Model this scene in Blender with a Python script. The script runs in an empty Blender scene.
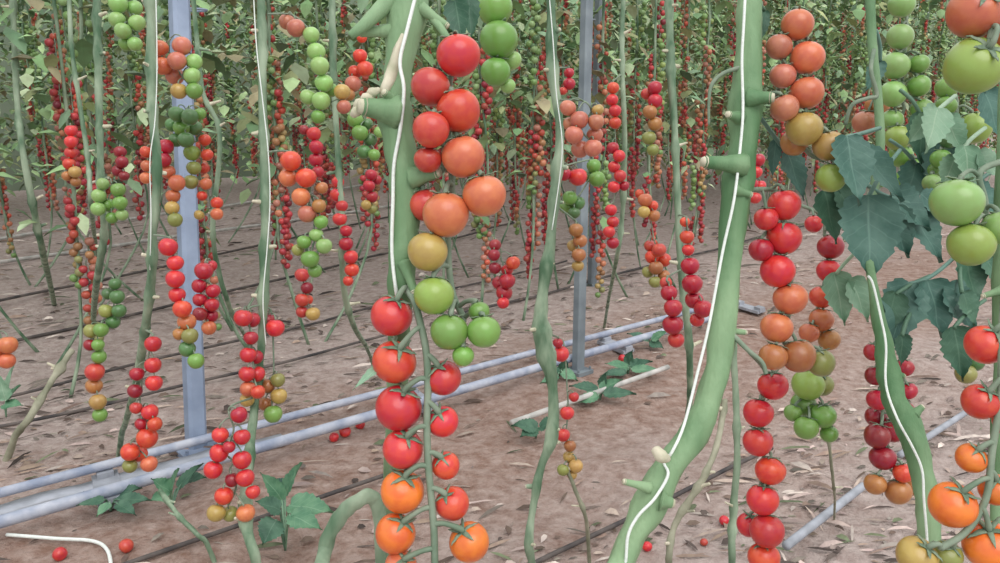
import bpy, math, random
from mathutils import Vector, Matrix, noise
random.seed(7)
SC = bpy.context.scene
COL = SC.collection

# ------------------------------------------------------------------ camera, light, exposure
F = 800.0                       # focal length in pixels of the 1000 x 563 frame
H = 1.05                        # camera height (m)
PITCH = math.radians(12.4)
YAW = math.radians(47.7)        # the crop rows run this far to the right of the view
FW = Vector((0, math.cos(PITCH), -math.sin(PITCH)))
UP = Vector((0, math.sin(PITCH), math.cos(PITCH)))
RT = Vector((1, 0, 0))
CAM = Vector((0, 0, H))
cd = bpy.data.cameras.new('camera'); cam = bpy.data.objects.new('camera', cd); COL.objects.link(cam)
cd.sensor_width = 36; cd.lens = 36 * F / 1000; cd.clip_start = .02; cd.clip_end = 200
cam.location = CAM; cam.rotation_euler = (math.pi / 2 - PITCH, 0, 0)
SC.camera = cam
w = bpy.data.worlds.new('world'); SC.world = w; w.use_nodes = True
nt = w.node_tree; nt.nodes.clear()
wo = nt.nodes.new('ShaderNodeOutputWorld'); bg = nt.nodes.new('ShaderNodeBackground')
tc = nt.nodes.new('ShaderNodeTexCoord'); sx = nt.nodes.new('ShaderNodeSeparateXYZ')
rp = nt.nodes.new('ShaderNodeValToRGB')
nt.links.new(tc.outputs['Generated'], sx.inputs[0]); nt.links.new(sx.outputs['Z'], rp.inputs[0])
rp.color_ramp.elements[0].position = 0.0; rp.color_ramp.elements[0].color = (.60, .63, .63, 1)
rp.color_ramp.elements[1].position = .75; rp.color_ramp.elements[1].color = (1.0, 1.0, 1.0, 1)
nt.links.new(rp.outputs[0], bg.inputs[0]); bg.inputs[1].default_value = 1.25
nt.links.new(bg.outputs[0], wo.inputs[0])
sl = bpy.data.lights.new('sun', 'SUN'); sl.energy = 1.5; sl.angle = math.radians(50); sl.color = (1, .98, .95)
so = bpy.data.objects.new('sun', sl); COL.objects.link(so)
so.rotation_euler = (math.radians(38), math.radians(14), 0)
vs = SC.view_settings
SC.display_settings.display_device = 'sRGB'
vs.view_transform = 'Standard'; vs.look = 'None'; vs.exposure = 0.08; vs.gamma = 1; vs.use_curve_mapping = False

# ------------------------------------------------------------------ helpers
def pt(px, py, Y):
    return CAM + RT * ((px - 500) / F * Y) + UP * (-(py - 281.5) / F * Y) + FW * Y
def ground(px, py, z=0.0):
    d = RT * ((px - 500) / F) + UP * (-(py - 281.5) / F) + FW
    return CAM + d * ((z - H) / d.z)
def proj(p):
    v = Vector(p) - CAM; Y = v.dot(FW)
    return 500 + F * v.dot(RT) / Y, 281.5 - F * v.dot(UP) / Y, Y
def lin(c, a=1.0):
    f = lambda v: (v / 255 / 12.92) if v / 255 <= .04045 else ((v / 255 + .055) / 1.055) ** 2.4
    return (f(c[0]), f(c[1]), f(c[2]), a)
class MB:
    def __init__(s): s.v = []; s.f = []; s.m = []; s.c = []; s.uv = {}
    def add(s, vs_, fs, mi=0, tint=None):
        b = len(s.v); s.v += [tuple(x) for x in vs_]
        for f in fs: s.f.append(tuple(b + i for i in f)); s.m.append(mi); s.c.append(tint)
        return b
    def build(s, name, mats, parent=None, origin=None, smooth=True, link=True):
        me = bpy.data.meshes.new(name)
        o_ = Vector(origin) if origin is not None else Vector((0, 0, 0))
        me.from_pydata([tuple(Vector(x) - o_) for x in s.v], [], s.f)
        if not isinstance(mats, (list, tuple)): mats = [mats]
        for m_ in mats: me.materials.append(m_)
        me.polygons.foreach_set('material_index', s.m)
        if smooth: me.polygons.foreach_set('use_smooth', [True] * len(s.f))
        if any(c is not None for c in s.c):
            at = me.color_attributes.new('tint', 'FLOAT_COLOR', 'CORNER'); arr = []
            for f, c in zip(s.f, s.c):
                arr += list(c or (.5, .5, .5, 1)) * len(f)
            at.data.foreach_set('color', arr)
        if s.uv:
            ul = me.uv_layers.new(name='UVMap'); arr = []
            for f in s.f:
                for i in f: arr += list(s.uv.get(i, (0, 0)))
            ul.data.foreach_set('uv', arr)
        me.update()
        if not link: return me
        ob = bpy.data.objects.new(name, me); COL.objects.link(ob)
        if parent is not None: ob.parent = parent
        elif origin is not None: ob.location = o_
        return ob
def tag(o, label=None, cat=None, group=None, kind=None):
    if label: o['label'] = label
    if cat: o['category'] = cat
    if group: o['group'] = group
    if kind: o['kind'] = kind
    return o
def empty(name, loc):
    o = bpy.data.objects.new(name, None); COL.objects.link(o); o.location = loc; o.empty_display_size = .05
    return o
def smooth_path(pts, rad, n=5):
    P = [Vector(p) for p in pts]
    if not isinstance(rad, (list, tuple)): rad = [rad] * len(P)
    if len(P) < 3:
        out = []; rr = []
        for k in range(n + 1):
            t = k / n; out.append(P[0].lerp(P[1], t)); rr.append(rad[0] + (rad[1] - rad[0]) * t)
        return out, rr
    out, rr = [], []
    for i in range(len(P) - 1):
        p0 = P[max(i - 1, 0)]; p1 = P[i]; p2 = P[i + 1]; p3 = P[min(i + 2, len(P) - 1)]
        for k in range(n):
            t = k / n
            out.append(.5 * ((2 * p1) + (p2 - p0) * t + (2 * p0 - 5 * p1 + 4 * p2 - p3) * t * t + (3 * p1 - p0 - 3 * p2 + p3) * t ** 3))
            rr.append(rad[i] + (rad[i + 1] - rad[i]) * t)
    out.append(P[-1]); rr.append(rad[-1])
    return out, rr
def tube(mb, pts, rad, seg=8, n=5, mi=0, tint=None, cap=True, rough=0.0, bumps=()):
    P, R = smooth_path(pts, rad, n)
    for q, amp, wd in bumps:
        R = [r * (1 + amp * math.exp(-((p - q).length / wd) ** 2)) for p, r in zip(P, R)]
    T = []
    for i in range(len(P)):
        d = P[min(i + 1, len(P) - 1)] - P[max(i - 1, 0)]
        T.append(d.normalized() if d.length > 1e-9 else Vector((0, 0, 1)))
    a = Vector((1, 0, 0)) if abs(T[0].x) < .9 else Vector((0, 1, 0))
    N = (a - T[0] * a.dot(T[0])).normalized()
    vv = []
    for i, p in enumerate(P):
        N = (N - T[i] * N.dot(T[i]))
        N = N.normalized() if N.length > 1e-6 else Vector((1, 0, 0))
        B = T[i].cross(N)
        for k in range(seg):
            an = 2 * math.pi * k / seg
            r = R[i]
            if rough: r *= 1 + rough * noise.noise(Vector((math.cos(an) * 1.3, math.sin(an) * 1.3, i * .33 + p.x * 7)))
            vv.append(p + (N * math.cos(an) + B * math.sin(an)) * r)
    ff = []
    for i in range(len(P) - 1):
        for k in range(seg):
            k2 = (k + 1) % seg
            ff.append((i * seg + k, i * seg + k2, (i + 1) * seg + k2, (i + 1) * seg + k))
    if cap:
        ff.append(tuple(range(seg - 1, -1, -1))); ff.append(tuple((len(P) - 1) * seg + k for k in range(seg)))
    mb.add(vv, ff, mi, tint)
def boxm(mb, c, ax, ay, az, mi=0):
    c = Vector(c); v = [c + ax * i + ay * j + az * k for k in (-1, 1) for j in (-1, 1) for i in (-1, 1)]
    mb.add(v, [(0, 2, 3, 1), (4, 5, 7, 6), (0, 1, 5, 4), (2, 6, 7, 3), (0, 4, 6, 2), (1, 3, 7, 5)], mi)
def zrot(axis, spin=0.0):
    return axis.normalized().to_track_quat('Z', 'Y').to_matrix().to_4x4() @ Matrix.Rotation(spin, 4, 'Z')

# ------------------------------------------------------------------ materials
def mat(name, base, rough=.6, spec=.4, var=.0, scale=20.0, col2=None, source=None, bump=0.0, bscale=60.0, sheen=0, metal=0, stretch=None, vcoord='Object', coat=0):
    m = bpy.data.materials.new(name); m.use_nodes = True; n = m.node_tree.nodes; l = m.node_tree.links
    b = n['Principled BSDF']; b.inputs['Roughness'].default_value = rough
    b.inputs['Specular IOR Level'].default_value = spec; b.inputs['Metallic'].default_value = metal
    tc = n.new('ShaderNodeTexCoord'); co = tc.outputs[vcoord]
    if stretch:
        mp = n.new('ShaderNodeMapping'); mp.inputs['Scale'].default_value = stretch; l.new(co, mp.inputs[0]); co = mp.outputs[0]
    ns = n.new('ShaderNodeTexNoise'); ns.inputs['Scale'].default_value = scale; ns.inputs['Detail'].default_value = 4
    l.new(co, ns.inputs['Vector'])
    if source == 'object':
        oi = n.new('ShaderNodeObjectInfo'); csrc = oi.outputs['Color']
    elif source == 'tint':
        at = n.new('ShaderNodeAttribute'); at.attribute_name = 'tint'; csrc = at.outputs['Color']
    else: csrc = None
    mx = n.new('ShaderNodeMix'); mx.data_type = 'RGBA'
    rmp = n.new('ShaderNodeMapRange'); rmp.inputs[1].default_value = .35; rmp.inputs[2].default_value = .65
    l.new(ns.outputs['Fac'], rmp.inputs[0]); l.new(rmp.outputs[0], mx.inputs['Factor'])
    if csrc is not None:
        h1 = n.new('ShaderNodeHueSaturation'); h1.inputs['Hue'].default_value = .5 - var * .06; h1.inputs['Value'].default_value = 1 - var
        h2 = n.new('ShaderNodeHueSaturation'); h2.inputs['Hue'].default_value = .5 + var * .06; h2.inputs['Value'].default_value = 1 + var * .5
        l.new(csrc, h1.inputs['Color']); l.new(csrc, h2.inputs['Color'])
        l.new(h1.outputs[0], mx.inputs['A']); l.new(h2.outputs[0], mx.inputs['B'])
    else:
        mx.inputs['A'].default_value = lin(base); mx.inputs['B'].default_value = lin(col2 or base)
    l.new(mx.outputs['Result'], b.inputs['Base Color'])
    if coat:
        b.inputs['Coat Weight'].default_value = coat; b.inputs['Coat Roughness'].default_value = .22
    if bump:
        n2 = n.new('ShaderNodeTexNoise'); n2.inputs['Scale'].default_value = bscale; n2.inputs['Detail'].default_value = 3
        l.new(co, n2.inputs['Vector'])
        bp = n.new('ShaderNodeBump'); bp.inputs['Strength'].default_value = bump; bp.inputs['Distance'].default_value = .004
        l.new(n2.outputs['Fac'], bp.inputs['Height']); l.new(bp.outputs[0], b.inputs['Normal'])
    return m
def leaf_mat(name, c1, c2, vein):
    m = mat(name, c1, .5, .4, 0, 30, c2, bump=.35, bscale=90)
    n = m.node_tree.nodes; l = m.node_tree.links; b = n['Principled BSDF']
    uv = n.new('ShaderNodeUVMap'); sp = n.new('ShaderNodeSeparateXYZ'); l.new(uv.outputs[0], sp.inputs[0])
    def M(op, a, b_=None, clamp=False):
        q = n.new('ShaderNodeMath'); q.operation = op; q.use_clamp = clamp
        for i, x in enumerate((a, b_)):
            if x is None: continue
            if isinstance(x, (int, float)): q.inputs[i].default_value = x
            else: l.new(x, q.inputs[i])
        return q.outputs[0]
    av = M('ABSOLUTE', sp.outputs['Y'])
    side = M('PINGPONG', M('SUBTRACT', M('MULTIPLY', sp.outputs['X'], 6.5), M('MULTIPLY', av, 1.6)), .5)
    v1 = M('SUBTRACT', 1.0, M('MULTIPLY', side, 14), True)
    v2 = M('SUBTRACT', 1.0, M('MULTIPLY', av, 16), True)
    vv = M('MULTIPLY', M('MAXIMUM', M('MULTIPLY', v1, .5), v2), .8)
    src = b.inputs['Base Color'].links[0].from_socket
    mx = n.new('ShaderNodeMix'); mx.data_type = 'RGBA'; l.new(vv, mx.inputs['Factor']); l.new(src, mx.inputs['A'])
    mx.inputs['B'].default_value = lin(vein); l.new(mx.outputs['Result'], b.inputs['Base Color'])
    b.inputs['Transmission Weight'].default_value = 0
    return m
M_TOM = mat('tomato_skin', None, .30, .5, .09, 1.6, source='object', coat=.25)
M_TOMF = mat('small_tomato_skin', None, .32, .45, .10, 30, source='tint')
M_CAL = mat('calyx_green', (94, 116, 96), .7, .2, 0, 3, (136, 150, 128))
M_STALK = mat('truss_stalk', (104, 124, 104), .65, .3, 0, 40, (140, 152, 134))
M_STEM = mat('vine_stem', (84, 122, 84), .6, .3, 0, 16, (140, 168, 130), bump=.5, bscale=130, stretch=(1, 1, .28))
M_STEMF = mat('slim_vine_stem', (78, 108, 82), .65, .3, 0, 26, (158, 174, 150), bump=.4, bscale=80, stretch=(1, 1, .3))
M_STEMO = mat('old_vine_stem', (122, 124, 104), .75, .2, 0, 14, (168, 166, 146), bump=.5, bscale=90)
M_SCAR = mat('leaf_scar', (176, 176, 150), .8, .2, 0, 60, (214, 206, 186), bump=.4)
M_TWINE = mat('white_twine', (232, 238, 232), .8, .2, 0, 90, (222, 228, 224), bump=.3, bscale=300)
M_LEAFB = leaf_mat('blue_green_leaf', (56, 94, 84), (84, 120, 108), (104, 138, 126))
M_LEAFD = leaf_mat('dark_green_leaf', (50, 86, 68), (74, 110, 88), (94, 126, 104))
M_LEAFP = leaf_mat('pale_green_leaf', (112, 150, 122), (138, 168, 142), (160, 184, 158))
M_LEAFG = leaf_mat('ground_leaf', (76, 120, 92), (104, 144, 112), (126, 160, 132))
M_FOL = mat('distant_foliage', None, .6, .3, .2, 12, source='tint')
M_STEEL = mat('galvanised_steel', (128, 142, 166), .5, .5, 0, 9, (150, 164, 188), metal=.1)
M_STEELG = mat('grey_steel', (108, 118, 126), .55, .5, 0, 9, (132, 142, 148), metal=.1)
M_PIPE = mat('painted_pipe', (136, 146, 168), .55, .5, 0, 16, (184, 188, 200), bump=.2)
M_PIPEW = mat('worn_white_pipe', (196, 184, 188), .6, .4, 0, 14, (220, 208, 206), bump=.2)
M_PLASTIC = mat('grey_plastic', (142, 146, 154), .6, .4, 0, 18, (170, 174, 184), bump=.2)
M_HOSE = mat('black_hose', (58, 56, 58), .7, .3, 0, 12, (104, 96, 92))
M_HOSEP = mat('dusty_hose', (168, 168, 164), .7, .3, 0, 20, (200, 196, 192))
M_LIT = mat('dry_litter', None, .9, .1, .2, 40, source='tint')
M_BACKDROP = mat('backdrop_film', (112, 126, 108), .8, .2, 0, 1.2, (136, 148, 130))  # muted green-grey for the invented backdrop, so gaps do not show bright sky

def soil_mat():
    m = bpy.data.materials.new('soil'); m.use_nodes = True; n = m.node_tree.nodes; l = m.node_tree.links
    b = n['Principled BSDF']; b.inputs['Roughness'].default_value = .95; b.inputs['Specular IOR Level'].default_value = .15
    tc = n.new('ShaderNodeTexCoord')
    def nz(s, d=6, r=.6):
        q = n.new('ShaderNodeTexNoise'); q.inputs['Scale'].default_value = s; q.inputs['Detail'].default_value = d; q.inputs['Roughness'].default_value = r
        l.new(tc.outputs['Object'], q.inputs['Vector']); return q.outputs['Fac']
    def ramp(f, a, b_, p0, p1):
        r = n.new('ShaderNodeValToRGB'); l.new(f, r.inputs[0]); e = r.color_ramp.elements
        e[0].position = p0; e[1].position = p1; e[0].color = a; e[1].color = b_; return r.outputs[0]
    r2 = ramp(nz(24, 8, .68), lin((122, 102, 94)), lin((204, 192, 186)), .34, .70)
    dp = n.new('ShaderNodeVectorMath'); dp.operation = 'DOT_PRODUCT'; dp.inputs[1].default_value = (-math.cos(YAW), math.sin(YAW), 0)
    l.new(tc.outputs['Object'], dp.inputs[0])
    ad = n.new('ShaderNodeMath'); ad.operation = 'ADD'; l.new(dp.outputs['Value'], ad.inputs[0])
    sc_ = n.new('ShaderNodeMath'); sc_.operation = 'MULTIPLY_ADD'; sc_.inputs[1].default_value = 1.6; sc_.inputs[2].default_value = -.8
    l.new(nz(1.6, 4), sc_.inputs[0]); l.new(sc_.outputs[0], ad.inputs[1])
    st = n.new('ShaderNodeMapRange'); st.inputs[1].default_value = .2; st.inputs[2].default_value = 1.0
    pg = n.new('ShaderNodeMath'); pg.operation = 'SUBTRACT'; pg.inputs[1].default_value = 1.85; l.new(ad.outputs[0], pg.inputs[0])
    ab = n.new('ShaderNodeMath'); ab.operation = 'ABSOLUTE'; l.new(pg.outputs[0], ab.inputs[0]); l.new(ab.outputs[0], st.inputs[0])
    m1 = n.new('ShaderNodeMix'); m1.data_type = 'RGBA'; l.new(st.outputs[0], m1.inputs['Factor'])
    m1.inputs['A'].default_value = lin((142, 108, 91)); m1.inputs['B'].default_value = lin((176, 160, 155)); r1 = m1.outputs['Result']
    mx = n.new('ShaderNodeMix'); mx.data_type = 'RGBA'; mx.inputs['Factor'].default_value = .5
    l.new(r1, mx.inputs['A']); l.new(r2, mx.inputs['B']); l.new(mx.outputs['Result'], b.inputs['Base Color'])
    bp = n.new('ShaderNodeBump'); bp.inputs['Strength'].default_value = .8; bp.inputs['Distance'].default_value = .02
    l.new(nz(55), bp.inputs['Height']); l.new(bp.outputs[0], b.inputs['Normal'])
    return m
M_SOIL = soil_mat()

# ripeness colours (the tomatoes' own skin colours)
PAL = {'R': (206, 46, 50), 'C': (176, 34, 52), 'D': (146, 34, 46), 'S': (212, 72, 50), 'O': (204, 112, 74), 'P': (194, 116, 92),
       'A': (222, 112, 44), 'B': (174, 114, 66), 'Y': (184, 150, 84), 'L': (142, 144, 78), 'G': (116, 158, 76), 'K': (84, 122, 72),
       'F': (144, 182, 106), 'V': (146, 172, 82), 'T': (194, 66, 56)}
def tcol(c):
    r, g, b = PAL[c]; k = random.uniform(.93, 1.06)
    return lin((min(255, r * k), min(255, g * k + random.uniform(-6, 6)), min(255, b * k)))

# ------------------------------------------------------------------ tomato, calyx, leaf meshes
def tomato_geo(nu, nv, seed):
    rd = random.Random(seed); lob = rd.choice((0, 4, 5)); amp = rd.uniform(.0, .018); ov = rd.uniform(.92, 1.0); asym = rd.uniform(-.04, .04)
    v = []; f = []
    for j in range(1, nv):
        th = math.pi * j / nv; ct, st = math.cos(th), math.sin(th)
        for i in range(nu):
            ph = 2 * math.pi * i / nu
            r = 1 + amp * math.cos(lob * ph) * st + asym * math.cos(ph) * st
            rho = st * r * (1 + .03 * math.sin(2 * th))
            z = ct * ov - (.15 * math.exp(-(rho / .26) ** 2) if ct > 0 else -.03 * math.exp(-(rho / .2) ** 2))
            v.append((rho * math.cos(ph), rho * math.sin(ph), z))
    top = len(v); v.append((0, 0, ov - .15)); bot = len(v); v.append((0, 0, -ov + .03))
    for j in range(nv - 2):
        for i in range(nu):
            i2 = (i + 1) % nu
            f.append((j * nu + i, (j + 1) * nu + i, (j + 1) * nu + i2, j * nu + i2))
    for i in range(nu):
        i2 = (i + 1) % nu
        f.append((top, i, i2)); f.append((bot, (nv - 2) * nu + i2, (nv - 2) * nu + i))
    return v, f
TOM = {}
for lod, (a, b_) in {'near': (30, 20), 'mid': (18, 12)}.items():
    TOM[lod] = []
    for s in range(4):
        mb = MB(); mb.add(*tomato_geo(a, b_, s)); TOM[lod].append(mb.build('tomato', M_TOM, link=False))
def calyx_mesh(seed):
    rd = random.Random(seed); mb = MB()
    tube(mb, [(0, 0, .80), (.02, .0, 1.0), (.03, .01, 1.16)], [.10, .075, .085], 8, 3)
    for k in range(5):
        a = 2 * math.pi * k / 5 + rd.uniform(-.2, .2); L = rd.uniform(.62, .86); curl = rd.uniform(.0, .35); w0 = rd.uniform(.13, .18)
        ca, sa = math.cos(a), math.sin(a); vv = []; n = 7
        for i in range(n):
            u = i / (n - 1); rad = .05 + L * u
            base = math.sqrt(max(0, 1 - min(rad, .97) ** 2)) * .96 - .15 * math.exp(-(rad / .26) ** 2) + .035
            z = base + curl * u ** 3 + (.06 if u > .8 else 0)
            hw = w0 * (1 - u) ** .7 * (1 - .35 * (1 - u) ** 3) + .006
            for s, dz in ((-1, .02), (0, 0), (1, .02)):
                vv.append((rad * ca - s * hw * sa, rad * sa + s * hw * ca, z + dz))
            for s in (1, 0, -1):
                vv.append((rad * ca - s * hw * sa, rad * sa + s * hw * ca, z - .022))
        ff = []
        for i in range(n - 1):
            for q in range(6):
                q2 = (q + 1) % 6; ff.append((i * 6 + q, i * 6 + q2, (i + 1) * 6 + q2, (i + 1) * 6 + q))
        ff += [(5, 4, 3, 2, 1, 0), tuple((n - 1) * 6 + q for q in range(6))]
        mb.add(vv, ff)
    return mb.build('calyx', M_CAL, link=False)
CAL = [calyx_mesh(s) for s in range(4)]

def blade(mb, base, tip, width, normal, fold=.18, curl=.15, lobes=3, mi=0, nu=22, tint=None, seed=0, tooth=.22):
    """one broad, toothed tomato leaflet from base to tip"""
    rd = random.Random(seed)
    base = Vector(base); tip = Vector(tip); ax = tip - base; L = ax.length; ax.normalize()
    nn = Vector(normal); nn = (nn - ax * nn.dot(ax)).normalized(); sd = ax.cross(nn)
    nvv = 6; vv = []; uv = []
    ph = rd.uniform(0, 1)
    for i in range(nu + 1):
        u = i / nu
        prof = (math.sin(math.pi * min(1, u * 1.05 + .02) ** .62)) ** .85 if u < .97 else .03
        prof = max(.015, prof)
        saw = ((u * (lobes * 2 + 1) + ph) % 1.0)
        hw = width * prof * (1 - tooth * saw * (1 if .06 < u < .98 else 0))
        for j in range(-nvv // 2, nvv // 2 + 1):
            t = j / (nvv / 2)
            p = base + ax * (L * u) + sd * (hw * t) + nn * (fold * width * (abs(t) ** 1.3) - curl * L * u * u + .05 * width * math.sin(9 * u + 3 * t + seed))
            vv.append(p); uv.append((u, t))
    ff = []; st = nvv + 1
    for i in range(nu):
        for j in range(nvv):
            ff.append((i * st + j, (i + 1) * st + j, (i + 1) * st + j + 1, i * st + j + 1))
    b0 = mb.add(vv, ff, mi, tint)
    for i, q in enumerate(uv): mb.uv[b0 + i] = q

# ------------------------------------------------------------------ setting: soil, added backdrop behind the rows
D = Vector((math.sin(YAW), math.cos(YAW), 0)); N = Vector((-math.cos(YAW), math.sin(YAW), 0))
def soil_z(x, y):
    p = N.x * x + N.y * y
    z = .018 * noise.noise(Vector((x * 1.7, y * 1.7, 0))) + .012 * noise.noise(Vector((x * 6, y * 6, 3)))
    z += .006 * noise.noise(Vector((x * 19, y * 19, 5))) + .004 * noise.noise(Vector((x * 45, y * 45, 9)))
    return z - .012
def axis_steps(lo, hi, s0, c, grow):
    out = []; v = c
    while v < hi: out.append(v); v += s0 * (1 + grow * max(0, abs(v - c) - 1.6))
    out.append(hi); v = c - s0; neg = []
    while v > lo: neg.append(v); v -= s0 * (1 + grow * max(0, abs(v - c) - 1.6))
    neg.append(lo)
    return neg[::-1] + out
xs = axis_steps(-12, 40, .024, 0, .9); ys = axis_steps(-1.5, 44, .024, 2.2, .9)
mb = MB(); nx = len(xs)
mb.add([(x, y, soil_z(x, y)) for y in ys for x in xs],
       [(j * nx + i, j * nx + i + 1, (j + 1) * nx + i + 1, (j + 1) * nx + i) for j in range(len(ys) - 1) for i in range(nx - 1)])
tag(mb.build('floor', M_SOIL), kind='structure')
def row(p, t): return N * p + D * t
mb = MB()
for a, b_ in ((-14, -10), (-10, -6), (-6, -3.0), (-3.0, 0), (0, 3), (3, 6), (6, 9), (9, 12), (12, 15), (15, 18), (18, 22), (22, 27), (27, 33), (33, 40), (40, 50)):     # added backdrop panels, slightly bowed, keeping bright sky out of the gaps
    vv = []; n = 8
    for i in range(n + 1):
        u = i / n; q = row(11.5 + .12 * math.sin(math.pi * u), a + (b_ - a) * u)
        vv += [q, q + Vector((0, 0, 4.2))]
    mb.add(vv, [(2 * i, 2 * i + 2, 2 * i + 3, 2 * i + 1) for i in range(n)])
tag(mb.build('wall_backdrop', M_BACKDROP), kind='structure')
# soft litter of dry leaf scraps on the soil
LIT = [(140, 122, 110), (166, 150, 140), (112, 96, 88), (190, 178, 170), (126, 118, 110), (108, 116, 92), (152, 132, 120), (92, 82, 78), (178, 160, 154)]
mb = MB(); rd = random.Random(3); cnt = 0
while cnt < 6000:
    px = rd.uniform(-60, 1060); py = rd.uniform(190, 640) if cnt % 3 else rd.uniform(150, 330)
    g = ground(px, py)
    if g.y > 9 or g.y < 0: continue
    cnt += 1
    dens = noise.noise(Vector((g.x * 1.3, g.y * 1.3, 11)))
    if dens < -.12 and rd.random() < .75: continue
    s = rd.uniform(.005, .018) * (1 + .14 * g.y)
    a = rd.gauss(.35, .55); q_ = rd.random(); ln = 1 if q_ < .45 else rd.uniform(1.6, 3.4)
    pp = N.x * g.x + N.y * g.y
    if 1.25 < pp < 2.35 and rd.random() < .72: continue
    ax = Vector((math.cos(a), math.sin(a), rd.uniform(-.12, .12))) * s * ln; ay = Vector((-math.sin(a), math.cos(a), rd.uniform(-.4, .4))) * s * rd.uniform(.22, .5) / ln ** .5
    c = Vector((g.x, g.y, soil_z(g.x, g.y) + s * .3)); up = Vector((0, 0, s * rd.uniform(.15, .5)))
    k = rd.uniform(.75, 1.2); tc_ = lin([min(255, q * k) for q in rd.choice(LIT)])
    mb.add([c - ax, c - ax * .35 + ay + up, c + ax * .4 + ay * .8 + up, c + ax, c + ax * .3 - ay + up * .5, c - ax * .4 - ay * .9 + up * .3], [(0, 1, 4, 5), (1, 2, 4), (2, 3, 4)][:3] if False else [(0, 5, 1), (5, 4, 2, 1), (4, 3, 2)], 0, tc_)
tag(mb.build('leaf_litter', M_LIT, smooth=False), 'dry leaf scraps scattered thinly over the brown soil', 'leaf litter', kind='stuff')

# ------------------------------------------------------------------ posts, rails, hoses
def post(name, top, base, half, m, label, cable=False):
    b_ = ground(*base); b_.z = soil_z(b_.x, b_.y) - .01
    t_ = pt(*top)
    d = Vector((t_.x - b_.x, t_.y - b_.y, 0)); d = d / max(.3, t_.z - b_.z)
    tp = b_ + Vector((d.x, d.y, 1)) * 2.6
    r = empty(name, b_); tag(r, label, 'post')
    ax = D * half; ay = N * half; e = MB(); c = half * .35; O = []
    for sx_, sy_ in ((1, 1), (-1, 1), (-1, -1), (1, -1)):
        a1 = D * (half * sx_) + N * ((half - c) * sy_); a2 = D * ((half - c) * sx_) + N * (half * sy_)
        O += [a1, a2] if sx_ * sy_ > 0 else [a2, a1]
    vv = [q for q in O] + [tp - b_ + q for q in O]
    e.add(vv, [(i, (i + 1) % 8, 8 + (i + 1) % 8, 8 + i) for i in range(8)] + [tuple(range(7, -1, -1)), tuple(range(8, 16))])
    e.build('shaft', m, r, smooth=False)
    e = MB(); boxm(e, (0, 0, .014), D * half * 2.1, N * half * 2.1, Vector((0, 0, .008)))
    for a in (-1, 1):
        for q in (-1, 1): tube(e, [D * half * 1.6 * a + N * half * 1.6 * q + Vector((0, 0, z)) for z in (.018, .034)], half * .22, 6, 1)
    e.build('base_plate', m, r, smooth=False)
    e = MB(); tube(e, [tp - b_ - Vector((0, 0, 1.2)) + (D * math.cos(a) + N * math.sin(a)) * half * 1.5 for a in [k * math.pi / 5 for k in range(11)]], half * .14, 6, 2)
    e.build('clamp_band', m, r)
post('steel_post', (179, 0, 2.55), (196, 447), .028, M_STEEL, 'blue-grey steel post rising behind the left vines from the pipe rail')
post('steel_post', (587, 0, 3.1), (578, 372), .021, M_STEELG, 'slender grey steel post standing beside the pale pipe near the middle')
post('steel_post', (600, 0, 4.3), (592, 283), .024, M_STEELG, 'grey steel post farther back, just right of the slender middle post')

def pipe_line(name, pa, pb, ext, r, z, m, label, cat, wig=0, seg=10, sag=0):
    a = ground(*pa, z); b_ = ground(*pb, z); d = (b_ - a); L = d.length; d.normalize()
    a = a - d * ext[0]; b_ = b_ + d * ext[1]; L = (b_ - a).length; n = max(4, int(L / .22)); s = Vector((-d.y, d.x, 0)); P = []
    for i in range(n + 1):
        q = a + (b_ - a) * (i / n); q = q + s * (wig * noise.noise(Vector((q.x * 1.6, q.y * 1.6, z * 50 + r * 900))))
        if sag: q.z = max(soil_z(q.x, q.y) + r * .6, z + sag * noise.noise(Vector((q.x * 2, q.y * 2, 1))))
        P.append(q)
    e = MB(); tube(e, [p - P[0] for p in P], r, seg, 2)
    o = e.build(name, m); o.location = P[0]; tag(o, label, cat); return o
# twin heating rails on sleepers
RA = ((3, 492), (197, 441)); RB = ((3, 521), (160, 476))
rail = empty('pipe_rail', ground(3, 505)); tag(rail, 'pair of blue-grey heating pipes on sleepers crossing the soil at lower left', 'pipe')
o0 = rail.location.copy(); zr = .045; ends = []
for (a, b_), r in ((RA, .0135), (RB, .0165)):
    a = ground(*a, zr); b_ = ground(*b_, zr); d = (b_ - a).normalized(); P = [a - d * .8, a, b_, b_ + d * 1.2, b_ + d * 2.7]; ends.append((a, d))
    e = MB(); tube(e, [p - o0 for p in P], r, 12, 3); e.build('pipe', M_PIPE, rail)
for k in range(4):
    (a, d), (b_, d2) = ends; t = -.3 + .55 + 1.05 * k; c1 = a + d * t; c2 = b_ + d2 * t; mid = (c1 + c2) / 2; s = (c2 - c1)
    e = MB(); boxm(e, mid - o0 + Vector((0, 0, -.037)), d * .035, s * .62, Vector((0, 0, .007)))
    for q in (c1, c2): boxm(e, q - o0 + Vector((0, 0, -.026)), d * .022, s.normalized() * .022, Vector((0, 0, .012)))
    e.build('sleeper', M_PLASTIC, rail, smooth=False)
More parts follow.
